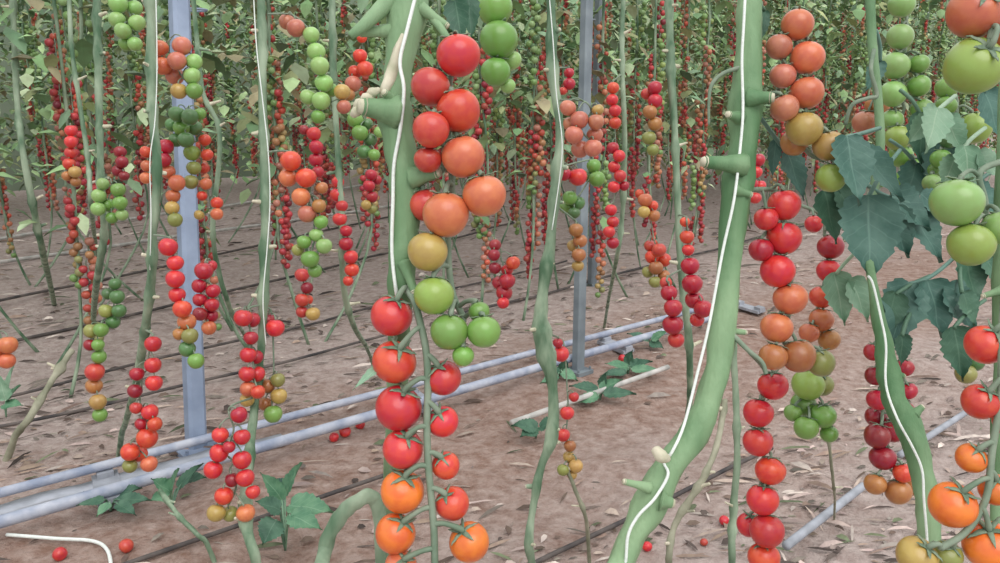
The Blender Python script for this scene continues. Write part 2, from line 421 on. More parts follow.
# flat plastic strip lying between the rails
e = MB(); a = ground(3, 512); b_ = ground(190, 462); d = (b_ - a).normalized(); s = Vector((-d.y, d.x, 0)); vv = []; n = 14
for i in range(n + 1):
    q = a - d * .6 + d * ((b_ - a).length + .9) * i / n; z = soil_z(q.x, q.y) + .012
    for sx_, dz in ((-.03, .010), (-.028, .016), (.028, .016), (.03, .010), (.028, .0), (-.028, .0)): vv.append((q.x + s.x * sx_, q.y + s.y * sx_, z + dz * .7))
e.add(vv, [(i * 6 + k, i * 6 + (k + 1) % 6, (i + 1) * 6 + (k + 1) % 6, (i + 1) * 6 + k) for i in range(n) for k in range(6)] + [(0, 1, 2, 3, 4, 5), tuple(n * 6 + k for k in (5, 4, 3, 2, 1, 0))])
tag(e.build('plastic_strip', M_PLASTIC), 'flat grey plastic strip lying between the two heating pipes', 'strip')
pipe_line('ground_pipe', (500, 427), (668, 367), (-.05, 0), .010, .03, M_HOSEP, 'short pale rod lying on green litter right of the middle vine', 'pipe')
pipe_line('ground_pipe', (786, 546), (863, 486), (0, 0), .011, .03, M_PLASTIC, 'grey pipe end poking out beside the hanging red chain at lower right', 'pipe')
pipe_line('ground_pipe', (900, 455), (985, 400), (0, 1.5), .010, .03, M_PLASTIC, 'grey pipe running back behind the right curved stem', 'pipe')
pipe_line('drip_hose', (133, 562), (363, 482), (.2, .12), .0062, .009, M_HOSE, 'black drip hose nearest the bottom edge, left of the arched stem', 'hose', .02, 8, .004)
pipe_line('drip_hose', (545, 560), (735, 467), (.2, .2), .0062, .009, M_HOSE, 'black drip hose passing behind the thick right stem', 'hose', .02, 8, .004)
pipe_line('drip_hose', (3, 426), (361, 342), (.6, .2), .0062, .009, M_HOSE, 'dark drip hose nearest above the heating pipes at left', 'hose', .05, 8, .006)
pipe_line('drip_hose', (3, 396), (330, 318), (.6, 2), .0062, .009, M_HOSE, 'dark drip hose second above the heating pipes at left', 'hose', .05, 8, .006)
pipe_line('drip_hose', (3, 346), (260, 284), (.6, 3), .008, .010, M_HOSE, 'dark drip hose third above the heating pipes at left', 'hose', .06, 8, .006)
pipe_line('drip_hose', (3, 300), (300, 236), (.8, 4), .008, .010, M_HOSE, 'dark drip hose fourth above the heating pipes, farthest of the black ones', 'hose', .06, 8, .006)
pipe_line('drip_hose', (0, 262), (112, 246), (1, 4), .013, .014, M_HOSEP, 'pale dusty hose on the far soil at left, nearer of two', 'hose', .06, 8, .006)
pipe_line('drip_hose', (0, 238), (90, 225), (1, 4), .014, .014, M_HOSEP, 'pale dusty hose on the far soil at left, farther of two', 'hose', .06, 8, .006)
pipe_line('drip_hose', (513, 301), (640, 268), (.5, 4), .008, .010, M_HOSE, 'dark hose on the soil behind the slender middle post', 'hose', .04, 8, .006)
def cable(name, pts, r, m, label, cat, z=.012):
    P = [ground(x, y) for x, y in pts]; P = [Vector((p.x, p.y, soil_z(p.x, p.y) + z)) for p in P]
    e = MB(); tube(e, [p - P[0] for p in P], r, 8, 6); o = e.build(name, m); o.location = P[0]; tag(o, label, cat)
cable('twine_scrap', [(7, 537), (55, 539), (93, 543), (108, 553), (112, 575)], .0045, M_TWINE, 'loose white twine curving over the soil at the lower left corner', 'twine')

# ------------------------------------------------------------------ vines
def rise(W):
    """points that carry a stem or twine on upwards, out of view, to the crop wire"""
    d = (W[0] - W[1]).normalized(); step = (W[0] - W[1]).length; a = W[0] + d * step; b_ = a + (d + Vector((0, 0, 2))).normalized() * step * 1.2
    c = b_ + Vector((0, 0, step * 1.5)); out = [c, b_, a]; z = c.z; st = step * 1.5
    while z < 2.3:
        st *= 1.4; z += st; out.insert(0, out[0] + Vector((0, 0, st)))
    return out
def vine(name, label, pts, rads, m=M_STEM, base=None, seg=10, stubs=(), group=None, rough=.26, n=6, pale=False):
    """pts: (px, py, Y) from top to bottom; base: ground pixel the stem finally reaches"""
    W = [pt(*p) for p in pts]; R = list(rads)
    if pts[0][1] < 0:
        up_ = rise(W); W = up_ + W; R = [R[0] * .9] * len(up_) + R
    if base is not None:
        g = ground(*base); g.z = soil_z(g.x, g.y) - .01
        W.append(W[-1].lerp(g, .5) + Vector((0, 0, .02))); R.append(R[-1]); W.append(g); R.append(R[-1] * 1.05)
    org = W[-1] if base is not None else W[-1]
    r = empty(name, org); tag(r, label, 'tomato plant', group)
    e = MB(); bl = []
    for (px, py, Y, dx, dy, L, rr, dd) in stubs:
        q = min(smooth_path(W, R, n)[0], key=lambda p_: (p_ - pt(px, py, Y)).length); bl.append((q - org, .42 if pale else .16, max(R) * 1.6))
    tube(e, [q - org for q in W], R, seg, n, 0, None, True, rough, bl)
    for (px, py, Y, dx, dy, L, rr, dd) in stubs:                  # cut leaf and truss stubs
        a = pt(px, py, Y); b_ = pt(px + dx * L, py + dy * L, Y + dd)
        mid = a.lerp(b_, .55) + UP * (.0)
        tube(e, [a - org, mid - org, b_ - org], [rr * 1.7, rr, rr * .8], 8, 4, 1 if (pale and (int(px + py) % 3)) else 0)
        tube(e, [b_ - org - (b_ - mid).normalized() * rr * .3, b_ - org + (b_ - mid).normalized() * rr * .35], [rr * .88, rr * .6], 8, 1, 1)
    st = e.build('stem', [m, M_SCAR], r)
    return r, org
def add_leaf(root, org, leaflets, m, petiole=None, pr=.0022, label=None):
    e = MB()
    for k, (bx, by, tx, ty, w_, Y, dY, tilt) in enumerate(leaflets):
        a = pt(bx, by, Y); b_ = pt(tx, ty, Y + dY); n_ = (-FW + RT * tilt + UP * .35)
        blade(e, a - org, b_ - org, w_ * Y / F, n_, seed=int(bx + ty + k), fold=.22, curl=.10, lobes=3)
    if petiole: tube(e, [pt(*q) - org for q in petiole], pr, 6, 4)
    o = e.build('leaf', m, root)
    if label: o['label'] = label
    return o
def twine(label, pts, r=.0016):
    W = [pt(*p) for p in pts]
    if pts[0][1] < 0: W = rise(W) + W
    e = MB(); tube(e, [q - W[0] for q in W], r, 6, 6); o = e.build('support_twine', M_TWINE); o.location = W[0]
    tag(o, label, 'twine')

# --- plant A: thick stem left of centre
vA, oA = vine('tomato_plant', 'thick pale green vine stem left of centre with a knobbly cut branch',
    [(411, -60, .63), (409, 0, .62), (401, 50, .615), (394, 100, .612), (398, 140, .61), (407, 180, .61), (405, 215, .61), (402, 260, .61), (400, 300, .615), (398, 350, .63), (396, 420, .68), (392, 480, .78)],
    [.0120, .0130, .0112, .0100, .0098, .0112, .0106, .0098, .0092, .0088, .0086, .0086], base=(385, 600), seg=14,
    stubs=[(396, 112, .60, -1, -.16, 34, .0082, -.012), (398, 104, .60, -1, -.85, 14, .0034, -.012), (404, 30, .612, -1.0, .05, 44, .0045, .0), (412, 178, .60, 1, -.22, 26, .0055, -.006),
           (420, 8, .61, .9, .6, 30, .0035, 0), (404, 262, .60, .35, 1, 30, .0035, -.006)])
e = MB(); tube(e, [pt(x, y, Y) - oA for x, y, Y in ((398, -8, .612), (380, 10, .606), (362, 27, .60), (350, 36, .60))], [.0078, .0062, .0044, .003], 10, 5); e.build('side_branch', M_STEM, vA)
e = MB(); tube(e, [pt(x, y, Y) - oA for x, y, Y in ((418, 4, .615), (436, 22, .61), (446, 36, .602), (452, 44, .598))], [.0044, .0034, .0028, .0026], 8, 5); e.build('side_branch', M_STEM, vA)
add_leaf(vA, oA, [(455, 0, 462, 44, 14, .66, -.02, -.2), (468, -8, 472, 40, 12, .67, 0, .2)], M_LEAFD, [(425, -20, .64), (450, -8, .655), (462, -5, .66)])
add_leaf(vA, oA, [(385, 362, 352, 388, 6, .60, -.02, -.4)], M_LEAFP, [(398, 330, .62), (390, 352, .605), (384, 363, .60)], .002)
e = MB(); tube(e, [pt(x, y, Y) - oA for x, y, Y in ((403, 34, .603), (395, 60, .602), (388, 84, .601), (383, 98, .60))], [.0016, .0042, .0050, .003], 8, 6, rough=.4)
for x, y, q, r_ in ((360, 106, .60, .0058), (366, 99, .596, .0046), (372, 93, .598, .0042), (356, 112, .598, .0040)):
    tube(e, [pt(x - 4, y + 3, q) - oA, pt(x, y, q - .003) - oA, pt(x + 7, y - 3, q) - oA], [r_ * .5, r_, r_ * .6], 8, 4, rough=.5)
tag(e.build('callus', M_SCAR, vA), 'pale torn bark on the stem and its knob')
twine('white support twine running straight down the thick left stem', [(430, -60, .60), (407, 30, .592), (400, 62, .59), (404, 90, .588), (400, 130, .595), (394, 165, .597), (393, 200, .598), (392, 250, .60), (396, 290, .602), (402, 320, .625)], .0014)
# --- arched lowered stem at the bottom
vine('tomato_plant', 'arched grey-green stem looping up behind the lowest left tomatoes', [(384, 640, .78), (381, 563, .74), (380, 520, .72), (372, 497, .71), (354, 503, .70), (338, 520, .70), (326, 545, .70), (316, 600, .71)],
     [.006, .006, .0062, .0066, .0068, .0068, .0066, .0066], m=M_STEMF, base=(300, 720), n=8)
# --- plant B: thick leaning stem
vB, oB = vine('tomato_plant', 'thick green vine stem leaning right to left, wound with white twine, right of centre',
    [(752, -60, .80), (750, 0, .79), (749, 50, .78), (746, 100, .775), (742, 150, .77), (736, 195, .765), (730, 260, .76), (724, 320, .75), (716, 375, .74), (698, 425, .73), (668, 470, .72), (642, 520, .71), (622, 560, .70), (600, 620, .70)],
    [.0120, .0124, .0126, .0138, .0120, .0116, .0116, .0112, .0112, .0128, .0122, .0122, .0112, .0112], base=(570, 760), seg=14,
    stubs=[(748, 98, .76, 1, -.02, 24, .0062, -.01), (744, 165, .75, -1, -.08, 40, .0068, -.01), (722, 330, .75, 1, .1, 24, .003, 0), (650, 488, .70, -1, -.25, 26, .0034, -.006), (660, 500, .70, 1, .25, 12, .006, 0), (740, 118, .76, -1, -.3, 12, .0045, -.01), (735, 190, .75, 1, .3, 16, .0038, 0)])
e = MB(); tube(e, [pt(x, y, .77) - oB for x, y in ((748, 66), (735, 69), (722, 74), (712, 84), (709, 100), (709, 125))], [.0026, .0022, .002, .002, .0016, .0012], 7, 5); e.build('side_shoot', M_STALK, vB)
e = MB(); tube(e, [pt(x, y, Y) - oB for x, y, Y in ((728, 330, .745), (748, 350, .735), (762, 362, .735), (766, 374, .735))], [.003, .0022, .002, .002], 7, 5); e.build('side_shoot', M_STALK, vB)
twine('white support twine wound around the thick right stem', [(748, -60, .77), (744, 20, .758), (742, 60, .755), (743, 110, .752), (740, 150, .748), (734, 200, .742), (723, 250, .742), (709, 325, .735), (697, 375, .728), (684, 425, .716), (672, 452, .705), (664, 462, .712), (668, 475, .70), (655, 498, .692), (638, 516, .69), (628, 536, .688), (624, 570, .69), (606, 620, .70)], .0014)
e = MB(); tube(e, [pt(x, y, Y) - oB for x, y, Y in ((655, 449, .695), (661, 456, .69), (668, 459, .695))], [.004, .0062, .003], 8, 4); tag(e.build('callus', M_SCAR, vB), 'pale callus on the stem')
add_leaf(vB, oB, [(786, 150, 806, 200, 16, .83, .0, .2), (776, 140, 772, 178, 8, .83, 0, -.3)], M_LEAFB, [(748, 100, .80), (768, 128, .82), (786, 152, .83)])
add_leaf(vB, oB, [(764, 10, 758, 46, 9, .82, 0, .3)], M_LEAFD, [(752, -6, .80), (764, 10, .82)])
# --- plant C: curved stem with big leaves at right
vC, oC = vine('tomato_plant', 'curved green stem with large blue-green leaves at the right',
    [(866, 240, .80), (873, 285, .77), (882, 335, .75), (888, 370, .74), (895, 400, .73), (910, 430, .72), (920, 465, .715), (927, 505, .71), (930, 545, .71), (932, 620, .72)],
    [.0035, .0046, .0072, .0092, .0104, .0110, .0104, .0098, .0094, .0094], base=(935, 760), seg=12,
    stubs=[(914, 414, .72, .7, -.6, 12, .0035, 0), (890, 372, .735, 1, .3, 14, .003, 0)])
twine('white support twine lying along the curved right stem', [(868, 276, .755), (873, 284, .75), (881, 318, .735), (886, 345, .728), (886, 385, .722), (897, 418, .708), (912, 446, .705), (922, 470, .70), (924, 500, .695), (927, 538, .695), (930, 600, .70)], .0012)
LC = [
 (M_LEAFB, [(868, 196, 872, 284, 34, .80, -.03, -.1)], [(900, 150, .84), (880, 176, .81), (868, 198, .80)]),
 (M_LEAFB, [(846, 136, 862, 204, 25, .77, -.02, .1), (862, 150, 906, 200, 21, .78, 0, .3)], [(880, 128, .82), (860, 134, .79), (846, 138, .77), (856, 146, .775), (863, 151, .78)]),
 (M_LEAFP, [(938, 108, 928, 152, 19, .74, -.02, .2), (944, 116, 966, 154, 16, .74, 0, -.2), (930, 116, 908, 144, 13, .745, 0, .1)], [(955, 96, .78), (945, 104, .75), (938, 110, .74)]),
 (M_LEAFP, [(964, 146, 974, 192, 20, .73, -.01, .2), (956, 156, 942, 190, 14, .735, 0, 0), (976, 154, 1004, 178, 17, .73, 0, .2)], [(985, 128, .78), (970, 140, .75), (963, 150, .73)]),
 (M_LEAFB, [(892, 192, 932, 230, 22, .83, 0, .2), (888, 208, 910, 258, 22, .83, 0, -.1), (912, 210, 944, 262, 22, .84, 0, .2), (920, 194, 958, 222, 15, .84, 0, .2)], [(860, 180, .84), (878, 192, .83), (892, 198, .83), (912, 204, .835), (922, 202, .84)]),
 (M_LEAFB, [(908, 282, 892, 350, 26, .80, -.02, .1), (928, 280, 944, 338, 26, .80, -.01, .1), (944, 286, 978, 332, 23, .80, 0, .3)], [(960, 252, .84), (940, 270, .81), (924, 280, .80), (908, 284, .80)]),
 (M_LEAFD, [(896, 292, 882, 340, 17, .79, 0, .1)], [(930, 276, .81), (912, 284, .80), (896, 294, .79)]),
 (M_LEAFD, [(962, 292, 976, 326, 16, .79, 0, .3)], [(960, 262, .83), (960, 278, .80), (962, 293, .79)]),
 (M_LEAFD, [(964, 252, 980, 306, 22, .82, 0, .2), (980, 248, 1008, 290, 19, .82, 0, .2)], [(975, 226, .86), (970, 240, .83), (965, 254, .82), (980, 250, .82)]),
 (M_LEAFD, [(954, 326, 964, 382, 19, .78, 0, -.2)], [(985, 300, .81), (966, 314, .79), (954, 328, .78)]),
 (M_LEAFD, [(902, 334, 902, 366, 12, .77, 0, .2)], [(912, 310, .80), (906, 322, .78), (902, 336, .77)]),
 (M_LEAFD, [(920, 112, 924, 172, 20, .89, 0, .1)], [(900, 90, .90), (912, 100, .89), (920, 114, .89)]),
 (M_LEAFB, [(944, 142, 936, 204, 22, .89, 0, -.1)], [(965, 120, .90), (955, 130, .89), (944, 144, .89)]),
 (M_LEAFB, [(916, 162, 906, 208, 20, .90, 0, .2)], [(890, 140, .88), (904, 150, .895), (916, 164, .90)]),
 (M_LEAFP, [(834, 272, 846, 326, 18, .95, 0, -.1), (850, 278, 870, 322, 17, .95, 0, .2)], [(862, 246, .92), (846, 262, .94), (836, 274, .95)]),
 (M_LEAFB, [(984, 90, 1006, 146, 20, .80, 0, .1)], [(1010, 80, .82), (995, 82, .81), (984, 92, .80)]),
 (M_LEAFB, [(972, 186, 1008, 220, 17, .86, 0, .2)], [(1008, 168, .86), (988, 174, .86), (973, 187, .86)]),
 (M_LEAFD, [(824, 190, 838, 244, 19, .87, 0, .1), (836, 186, 862, 230, 17, .87, 0, .3)], [(866, 170, .86), (846, 180, .86), (828, 190, .87)]),
 (M_LEAFB, [(880, 60, 866, 92, 11, .90, 0, .2)], [(876, 30, .88), (880, 46, .89), (880, 61, .90)]),
]
for m_, ll, pe in LC: add_leaf(vC, oC, ll, m_, pe)
e = MB(); tube(e, [pt(x, y, Y) - oC for x, y, Y in ((866, 240, .80), (872, 200, .83), (880, 150, .85), (878, 100, .86), (872, 40, .87), (868, -60, .88))], [.0038, .0045, .005, .005, .0052, .0055], 8, 6); e.build('upper_stem', M_STEM, vC)
e = MB(); tube(e, [pt(x, y, Y) - oC for x, y, Y in ((874, 50, .86), (871, 70, .84), (877, 95, .84), (869, 98, .84), (852, 105, .84), (845, 125, .845))], .0022, 7, 5); e.build('side_shoot', M_STALK, vC)
# --- vine at the right edge carrying the big orange truss
vine('tomato_plant', 'vine stem at the extreme right edge behind the large orange tomatoes', [(1012, -60, .72), (1010, 60, .71), (1006, 180, .70), (1004, 300, .70), (1002, 400, .70), (1000, 480, .70), (1001, 600, .72)], [.008] * 7, base=(1005, 760), stubs=[(1003, 290, .69, -1, .3, 20, .003, 0)])

# --- slimmer vines of the next row
def slim(label, pts, r, base=None, mult=None, m=None):
    rs = [r * random.uniform(.9, 1.12) * ((mult or {}).get(i, 1)) for i, _ in enumerate(pts)]; rd = random.Random(len(label))
    sb = []
    for i in range(len(pts) - 1):
        a, b_ = pts[i], pts[i + 1]
        k = max(1, int(abs(b_[1] - a[1]) / 42))
        for j in range(k):
            t = (j + rd.random()) / k; s = rd.choice((-1, 1)); q = [a[c] + (b_[c] - a[c]) * t for c in range(3)]
            sb.append((q[0], q[1], q[2], s, rd.uniform(-.6, .2), rd.uniform(5, 12), r * rd.uniform(.36, .62), rd.uniform(-.02, .01)))
    return vine('tomato_plant', label, pts, rs, m or M_STEMF, base, 9, sb, rough=.3, n=9, pale=True)
slim('slim pale vine just left of the blue-grey steel post', [(150, -40, 1.5), (151, 0, 1.5), (152, 100, 1.5), (157, 170, 1.5), (153, 230, 1.52), (151, 280, 1.55), (145, 332, 1.62), (136, 385, 1.8), (127, 418, 2.05)], .0085, (118, 452))
slim('slim pale vine with white twine, second in from the left steel post', [(258, -40, 1.5), (261, 0, 1.5), (263, 100, 1.5), (265, 180, 1.5), (264, 280, 1.5), (261, 350, 1.5), (254, 410, 1.48), (248, 470, 1.42), (246, 520, 1.36), (256, 563, 1.34)], .0082, (268, 640))
slim('thin vine leaning beside the thick left stem, behind its cut branch', [(332, -40, 1.9), (333, 60, 1.9), (337, 140, 1.9), (342, 220, 1.9), (344, 290, 2.0), (356, 330, 2.2)], .0075, (374, 362))
slim('knobbly vine in the middle with a swollen bend above the soil', [(550, -40, 1.6), (551, 0, 1.6), (552, 70, 1.6), (560, 130, 1.6), (556, 180, 1.6), (549, 250, 1.6), (541, 310, 1.6), (544, 345, 1.6), (553, 390, 1.6), (551, 440, 1.6), (540, 470, 1.6), (532, 515, 1.6), (529, 545, 1.6)], .0092, (542, 615), {6: 1.45, 7: 1.6, 8: 1.2, 10: .8, 11: .75, 12: .75})
slim('thin grey-green vine between the middle posts and the thick right stem', [(668, -40, 1.9), (671, 60, 1.9), (675, 140, 1.9), (678, 210, 1.9), (682, 280, 1.92), (689, 345, 2.0), (690, 395, 2.1)], .0085, (684, 455))
slim('slim vine behind the posts carrying the long bright red chain', [(624, -40, 2.25), (622, 60, 2.25), (625, 140, 2.25), (622, 220, 2.3), (616, 262, 2.4)], .0065, (604, 322))
slim('slim vine just off the left edge, bearing the lone orange tomatoes', [(-18, -40, 1.6), (-16, 100, 1.6), (-15, 250, 1.6), (-16, 380, 1.62), (-20, 500, 1.65)], .007, (-30, 600))
slim('faint slim vine nearest the left edge, hanging to the soil', [(12, -40, 2.7), (14, 40, 2.7), (18, 112, 2.7), (25, 165, 2.7), (36, 220, 2.8), (44, 258, 3.0)], .010, (54, 300))
slim('pale vine left of the chain of dark green tomatoes', [(96, -40, 2.0), (97, 0, 2.0), (99, 100, 2.0), (101, 190, 2.0), (104, 235, 2.05), (97, 280, 2.2)], .0085, (92, 345))
slim('thin vine bowing down just right of the left steel post', [(190, -40, 1.9), (196, 30, 1.9), (203, 92, 1.9), (218, 125, 1.9), (219, 165, 1.9), (213, 224, 1.9), (217, 264, 1.95), (232, 314, 2.1)], .0055, (252, 352))
slim('faint thin vine between two pale ones at far left', [(68, -40, 2.6), (71, 40, 2.6), (79, 100, 2.6), (88, 160, 2.6), (92, 215, 2.7)], .0075, (100, 280))
slim('old grey stem leaning over the soil at the left edge', [(72, 350, 2.55), (60, 368, 2.5), (45, 392, 2.45), (28, 420, 2.4)], .010, (5, 455), m=M_STEMO)
slim('pale dried stem leaning behind the thick right stem', [(725, 400, 1.7), (718, 440, 1.65), (704, 477, 1.6), (686, 505, 1.6), (673, 530, 1.6), (669, 560, 1.58)], .0065, (668, 600), m=M_STEMO)
slim('thin grey-green stem behind the hanging red chain at right', [(742, -40, 1.36), (741, 60, 1.36), (739, 150, 1.36), (735, 240, 1.36), (733, 330, 1.35), (736, 400, 1.35), (737, 460, 1.35), (733, 520, 1.36), (732, 563, 1.36)], .0055, (734, 640), m=M_STEMF)
slim('thin grey stem below the brown-green truss at right', [(828, 432, 1.4), (832, 470, 1.45), (834, 490, 1.55)], .003, (835, 512), m=M_STEMO)
slim('thin dried stem running down from the yellow tomatoes in the middle', [(566, 466, 1.75), (576, 492, 1.75), (585, 515, 1.76)], .0045, (590, 560), m=M_STEMO)
slim('whitish shoot sprouting from the soil under the left steel post', [(160, 490, 1.95), (178, 515, 1.9), (198, 535, 1.88)], .006, (215, 558), m=M_STEMF)

twine('thin white twine beside the second slim vine from the left post', [(252, -40, 1.48), (256, 40, 1.48), (262, 95, 1.48), (268, 150, 1.485), (270, 200, 1.485), (267, 250, 1.485), (263, 300, 1.485), (266, 345, 1.49)], .0011)
twine('thin white twine beside the slim vine left of the blue-grey post', [(155, -40, 1.48), (157, 60, 1.48), (155, 120, 1.485), (150, 160, 1.485), (151, 215, 1.50), (150, 270, 1.53)], .0011)
twine('thin white twine beside the knobbly middle vine', [(546, -40, 1.58), (553, 40, 1.58), (556, 90, 1.58), (562, 140, 1.58), (560, 175, 1.585), (552, 230, 1.585)], .0011)
# ------------------------------------------------------------------ trusses
def truss(label, Y, toms, path=None, hook=None, lod='mid', front=False, calyx=None, sr=.0017, grow=None, front_dz=None, facing=.35):
    grow = grow or (1.0 if lod == 'near' else 1.04)
    """toms: (px, py, r, colour); placed at true size around depth Y, pushed apart in depth until they only touch"""
    cal = calyx if calyx is not None else (lod == 'near')
    order = sorted(range(len(toms)), key=lambda i: -toms[i][2] + (toms[i][4] if len(toms[i]) > 4 else 0))
    placed = {}
    for i in order:
        px, py, r = toms[i][:3]; R = r * grow * Y / F; best = None
        for k in range(0, 46):
            for s in ((1, -1) if k else (1,)):
                if s < 0 and k > 7: continue
                dz = s * k * .12 * R
                c = pt(px, py, Y + dz)
                if all((c - q).length > .92 * (R + Rq) for q, Rq, _ in placed.values()): best = (c, R, dz); break
            if best: break
        placed[i] = best or (pt(px, py, Y + 3 * R), R, 3 * R)
    Rm = sum(p[1] for p in placed.values()) / len(placed)
    if path is None:
        ss = sorted(toms, key=lambda t: t[1]); path = []
        for k in range(len(ss)):
            w_ = ss[max(0, k - 1):k + 2]
            path.append((sum(t[0] for t in w_) / len(w_), ss[k][1] - ss[k][2] * .9))
        P2 = [path[0]]
        for q in path[1:]:
            if q[1] - P2[-1][1] > 7: P2.append(q)
        path = P2
    off = -.55 * Rm if front else 1.05 * Rm
    if front_dz is not None: off = front_dz
    W = [pt(x, y, Y + off) for x, y in path]
    if hook: W = [pt(*hook)] + W
    root_loc = W[0]
    root = empty('tomato_truss', root_loc); tag(root, label, 'tomatoes')
    e = MB(); S, _ = smooth_path(W, sr, 6) if len(W) > 1 else (W, 0)
    if len(W) > 1: tube(e, [q - root_loc for q in W], [sr * 1.25] + [sr] * (len(W) - 1), 7, 6)
    for i, (c, R, dz) in placed.items():
        tgt = c + UP * R * 1.3
        a = min(S, key=lambda q: (q - tgt).length)
        up = Vector((0, 0, 1))
        if front: ax = (a - c).normalized() * .75 + up * .55 - FW * facing
        else: ax = up * 1.0 + (a - c).normalized() * .45
        ax += Vector((random.uniform(-.2, .2), random.uniform(-.2, .2), 0)); ax.normalize()
        top = c + ax * R * 1.1
        tube(e, [a - root_loc, a.lerp(top, .5) + ax * R * .25 - root_loc, top - root_loc, c + ax * R * .78 - root_loc], [sr * .8, sr * .7, sr * .85, sr * .7], 6, 4)
        o = bpy.data.objects.new('tomato', random.choice(TOM[lod])); COL.objects.link(o); o.parent = root
        o.matrix_local = Matrix.Translation(c - root_loc) @ zrot(ax, random.uniform(0, 6.28)) @ Matrix.Scale(R, 4)
        o.color = tcol(toms[i][3])
        if cal:
            k = bpy.data.objects.new('calyx', random.choice(CAL)); COL.objects.link(k); k.parent = o
    e.build('stalk', M_STALK, root)
    return root
# --- nearest trusses on the thick left stem
truss('large tomatoes from red at top through orange to green, on the thick left stem', .585,
    [(458, 56, 22, 'R'), (430, 87, 20, 'T'), (459, 111, 22, 'S'), (431, 130, 18, 'T'), (463, 157, 22, 'O'), (484, 196, 22, 'O'), (446, 215, 23, 'O'), (428, 160, 14, 'T'), (426, 205, 18, 'T'),
     (428, 252, 20, 'Y'), (434, 296, 20, 'V'), (449, 332, 19, 'G'), (484, 332, 17, 'G'), (479, 312, 11, 'G'), (463, 356, 11, 'G')],
    [(424, 172), (442, 170), (448, 130), (452, 185), (448, 240), (452, 290), (464, 318)], (410, 180, .60), 'near', sr=.0026, front_dz=.028)
truss('nearest hanging truss of red and orange tomatoes with curling calyxes, bottom left of centre', .60,
    [(391, 316, 21, 'R'), (394, 362, 22, 'S'), (444, 378, 18, 'R'), (398, 408, 23, 'R'), (443, 422, 16, 'R'), (403, 449, 20, 'R'), (446, 466, 14, 'S'), (402, 492, 22, 'A'),
     (452, 504, 17, 'S'), (395, 534, 20, 'A'), (470, 542, 20, 'A'), (401, 566, 16, 'O'), (440, 600, 18, 'A')],
    [(414, 300), (420, 322), (426, 350), (428, 385), (427, 420), (428, 460), (431, 495), (434, 530), (435, 565), (436, 590)], (404, 285, .61), 'near', True, sr=.0028)
truss('bright green tomatoes high behind the biggest red tomato', .74, [(495, 8, 18, 'G'), (499, 40, 19, 'G'), (496, 72, 15, 'G'), (512, 60, 10, 'F'), (503, -28, 18, 'G'), (508, 86, 8, 'F')], None, (478, -40, .76), 'near')
# --- thick right stem
truss('orange to olive tomatoes at the top right of the thick right stem', .78,
    [(797, 25, 16, 'O'), (779, 47, 13, 'P'), (807, 58, 17, 'O'), (783, 76, 13, 'P'), (807, 93, 17, 'O'), (785, 108, 14, 'P'), (804, 129, 18, 'Y'), (794, 143, 14, 'B'), (829, 146, 16, 'Y'), (831, 178, 15, 'V')],
    [(775, 96), (784, 60), (792, 10), (797, 60), (795, 110), (806, 150), (826, 160)], (752, 98, .77), 'near', sr=.0024, front_dz=.024)
truss('long tomato chain right of the thick right stem, red above turning orange-brown', .80,
    [(784, 205, 16, 'R'), (766, 219, 12, 'R'), (784, 238, 17, 'R'), (761, 250, 12, 'C'), (777, 271, 17, 'R'), (790, 299, 17, 'O'), (777, 328, 16, 'O'), (773, 357, 14, 'B'), (799, 356, 17, 'B'), (821, 363, 14, 'L')],
    None, (748, 190, .77), 'near', sr=.0022)
truss('smaller chain beside it, red at top and bright green at its bottom end', 1.0,
    [(814, 224, 9, 'R'), (831, 247, 13, 'C'), (829, 271, 12, 'R'), (822, 297, 12, 'S'), (821, 320, 12, 'O'), (829, 340, 11, 'B'), (809, 333, 10, 'O'), (808, 385, 16, 'V'), (803, 405, 13, 'G'), (823, 416, 13, 'G'), (806, 428, 12, 'G'), (829, 434, 9, 'G'), (793, 413, 9, 'G'), (822, 385, 12, 'L')],
    None, (800, 205, 1.02), 'near', sr=.002)
truss('hanging chain of plain red tomatoes left of the small grey pipe end', .86,
    [(773, 386, 15, 'R'), (758, 413, 15, 'R'), (758, 442, 15, 'R'), (770, 471, 15, 'S'), (763, 500, 16, 'R'), (767, 531, 17, 'R'), (749, 525, 13, 'R'), (764, 558, 16, 'S'), (757, 590, 15, 'S'), (774, 610, 15, 'O')],
    None, (750, 352, .80), 'near', sr=.0022)
truss('dark red to brown tomatoes hanging behind the curved right stem', .95,
    [(873, 352, 9, 'C'), (875, 376, 10, 'D'), (905, 368, 9, 'C'), (878, 400, 11, 'C'), (876, 417, 11, 'D'), (877, 436, 13, 'D'), (893, 431, 12, 'D'), (883, 458, 13, 'D'), (903, 473, 10, 'S'), (875, 484, 11, 'B'), (898, 492, 13, 'B'), (911, 486, 10, 'B'), (908, 391, 9, 'C'), (905, 410, 9, 'D')],
    None, (888, 330, .92), 'near', sr=.002)
truss('large orange tomatoes at the lower right corner of the view', .60,
    [(986, 345, 20, 'S'), (980, 402, 18, 'S'), (971, 458, 15, 'A'), (952, 505, 23, 'A'), (996, 490, 16, 'A'), (990, 546, 25, 'A'), (917, 557, 20, 'Y'), (947, 556, 15, 'L'), (1012, 420, 18, 'S')],
    [(1002, 330), (1000, 400), (992, 450), (988, 490), (978, 515), (962, 535), (940, 548)], (1004, 300, .69), 'near', True, sr=.0027)
truss('large tomatoes cropped by the top right corner, orange over yellow-green', .62, [(974, 12, 26, 'O'), (973, 66, 28, 'V'), (1005, 30, 20, 'O')], [(985, -30), (992, 20), (990, 40)], (1008, -50, .70), 'near', True, sr=.0028, facing=1.7)
truss('big pale green tomatoes at the right edge below the leaves', .66, [(957, 203, 25, 'F'), (971, 245, 22, 'V'), (1000, 228, 17, 'F')], [(980, 172), (985, 200), (986, 225)], (1006, 160, .70), 'near', sr=.0025)
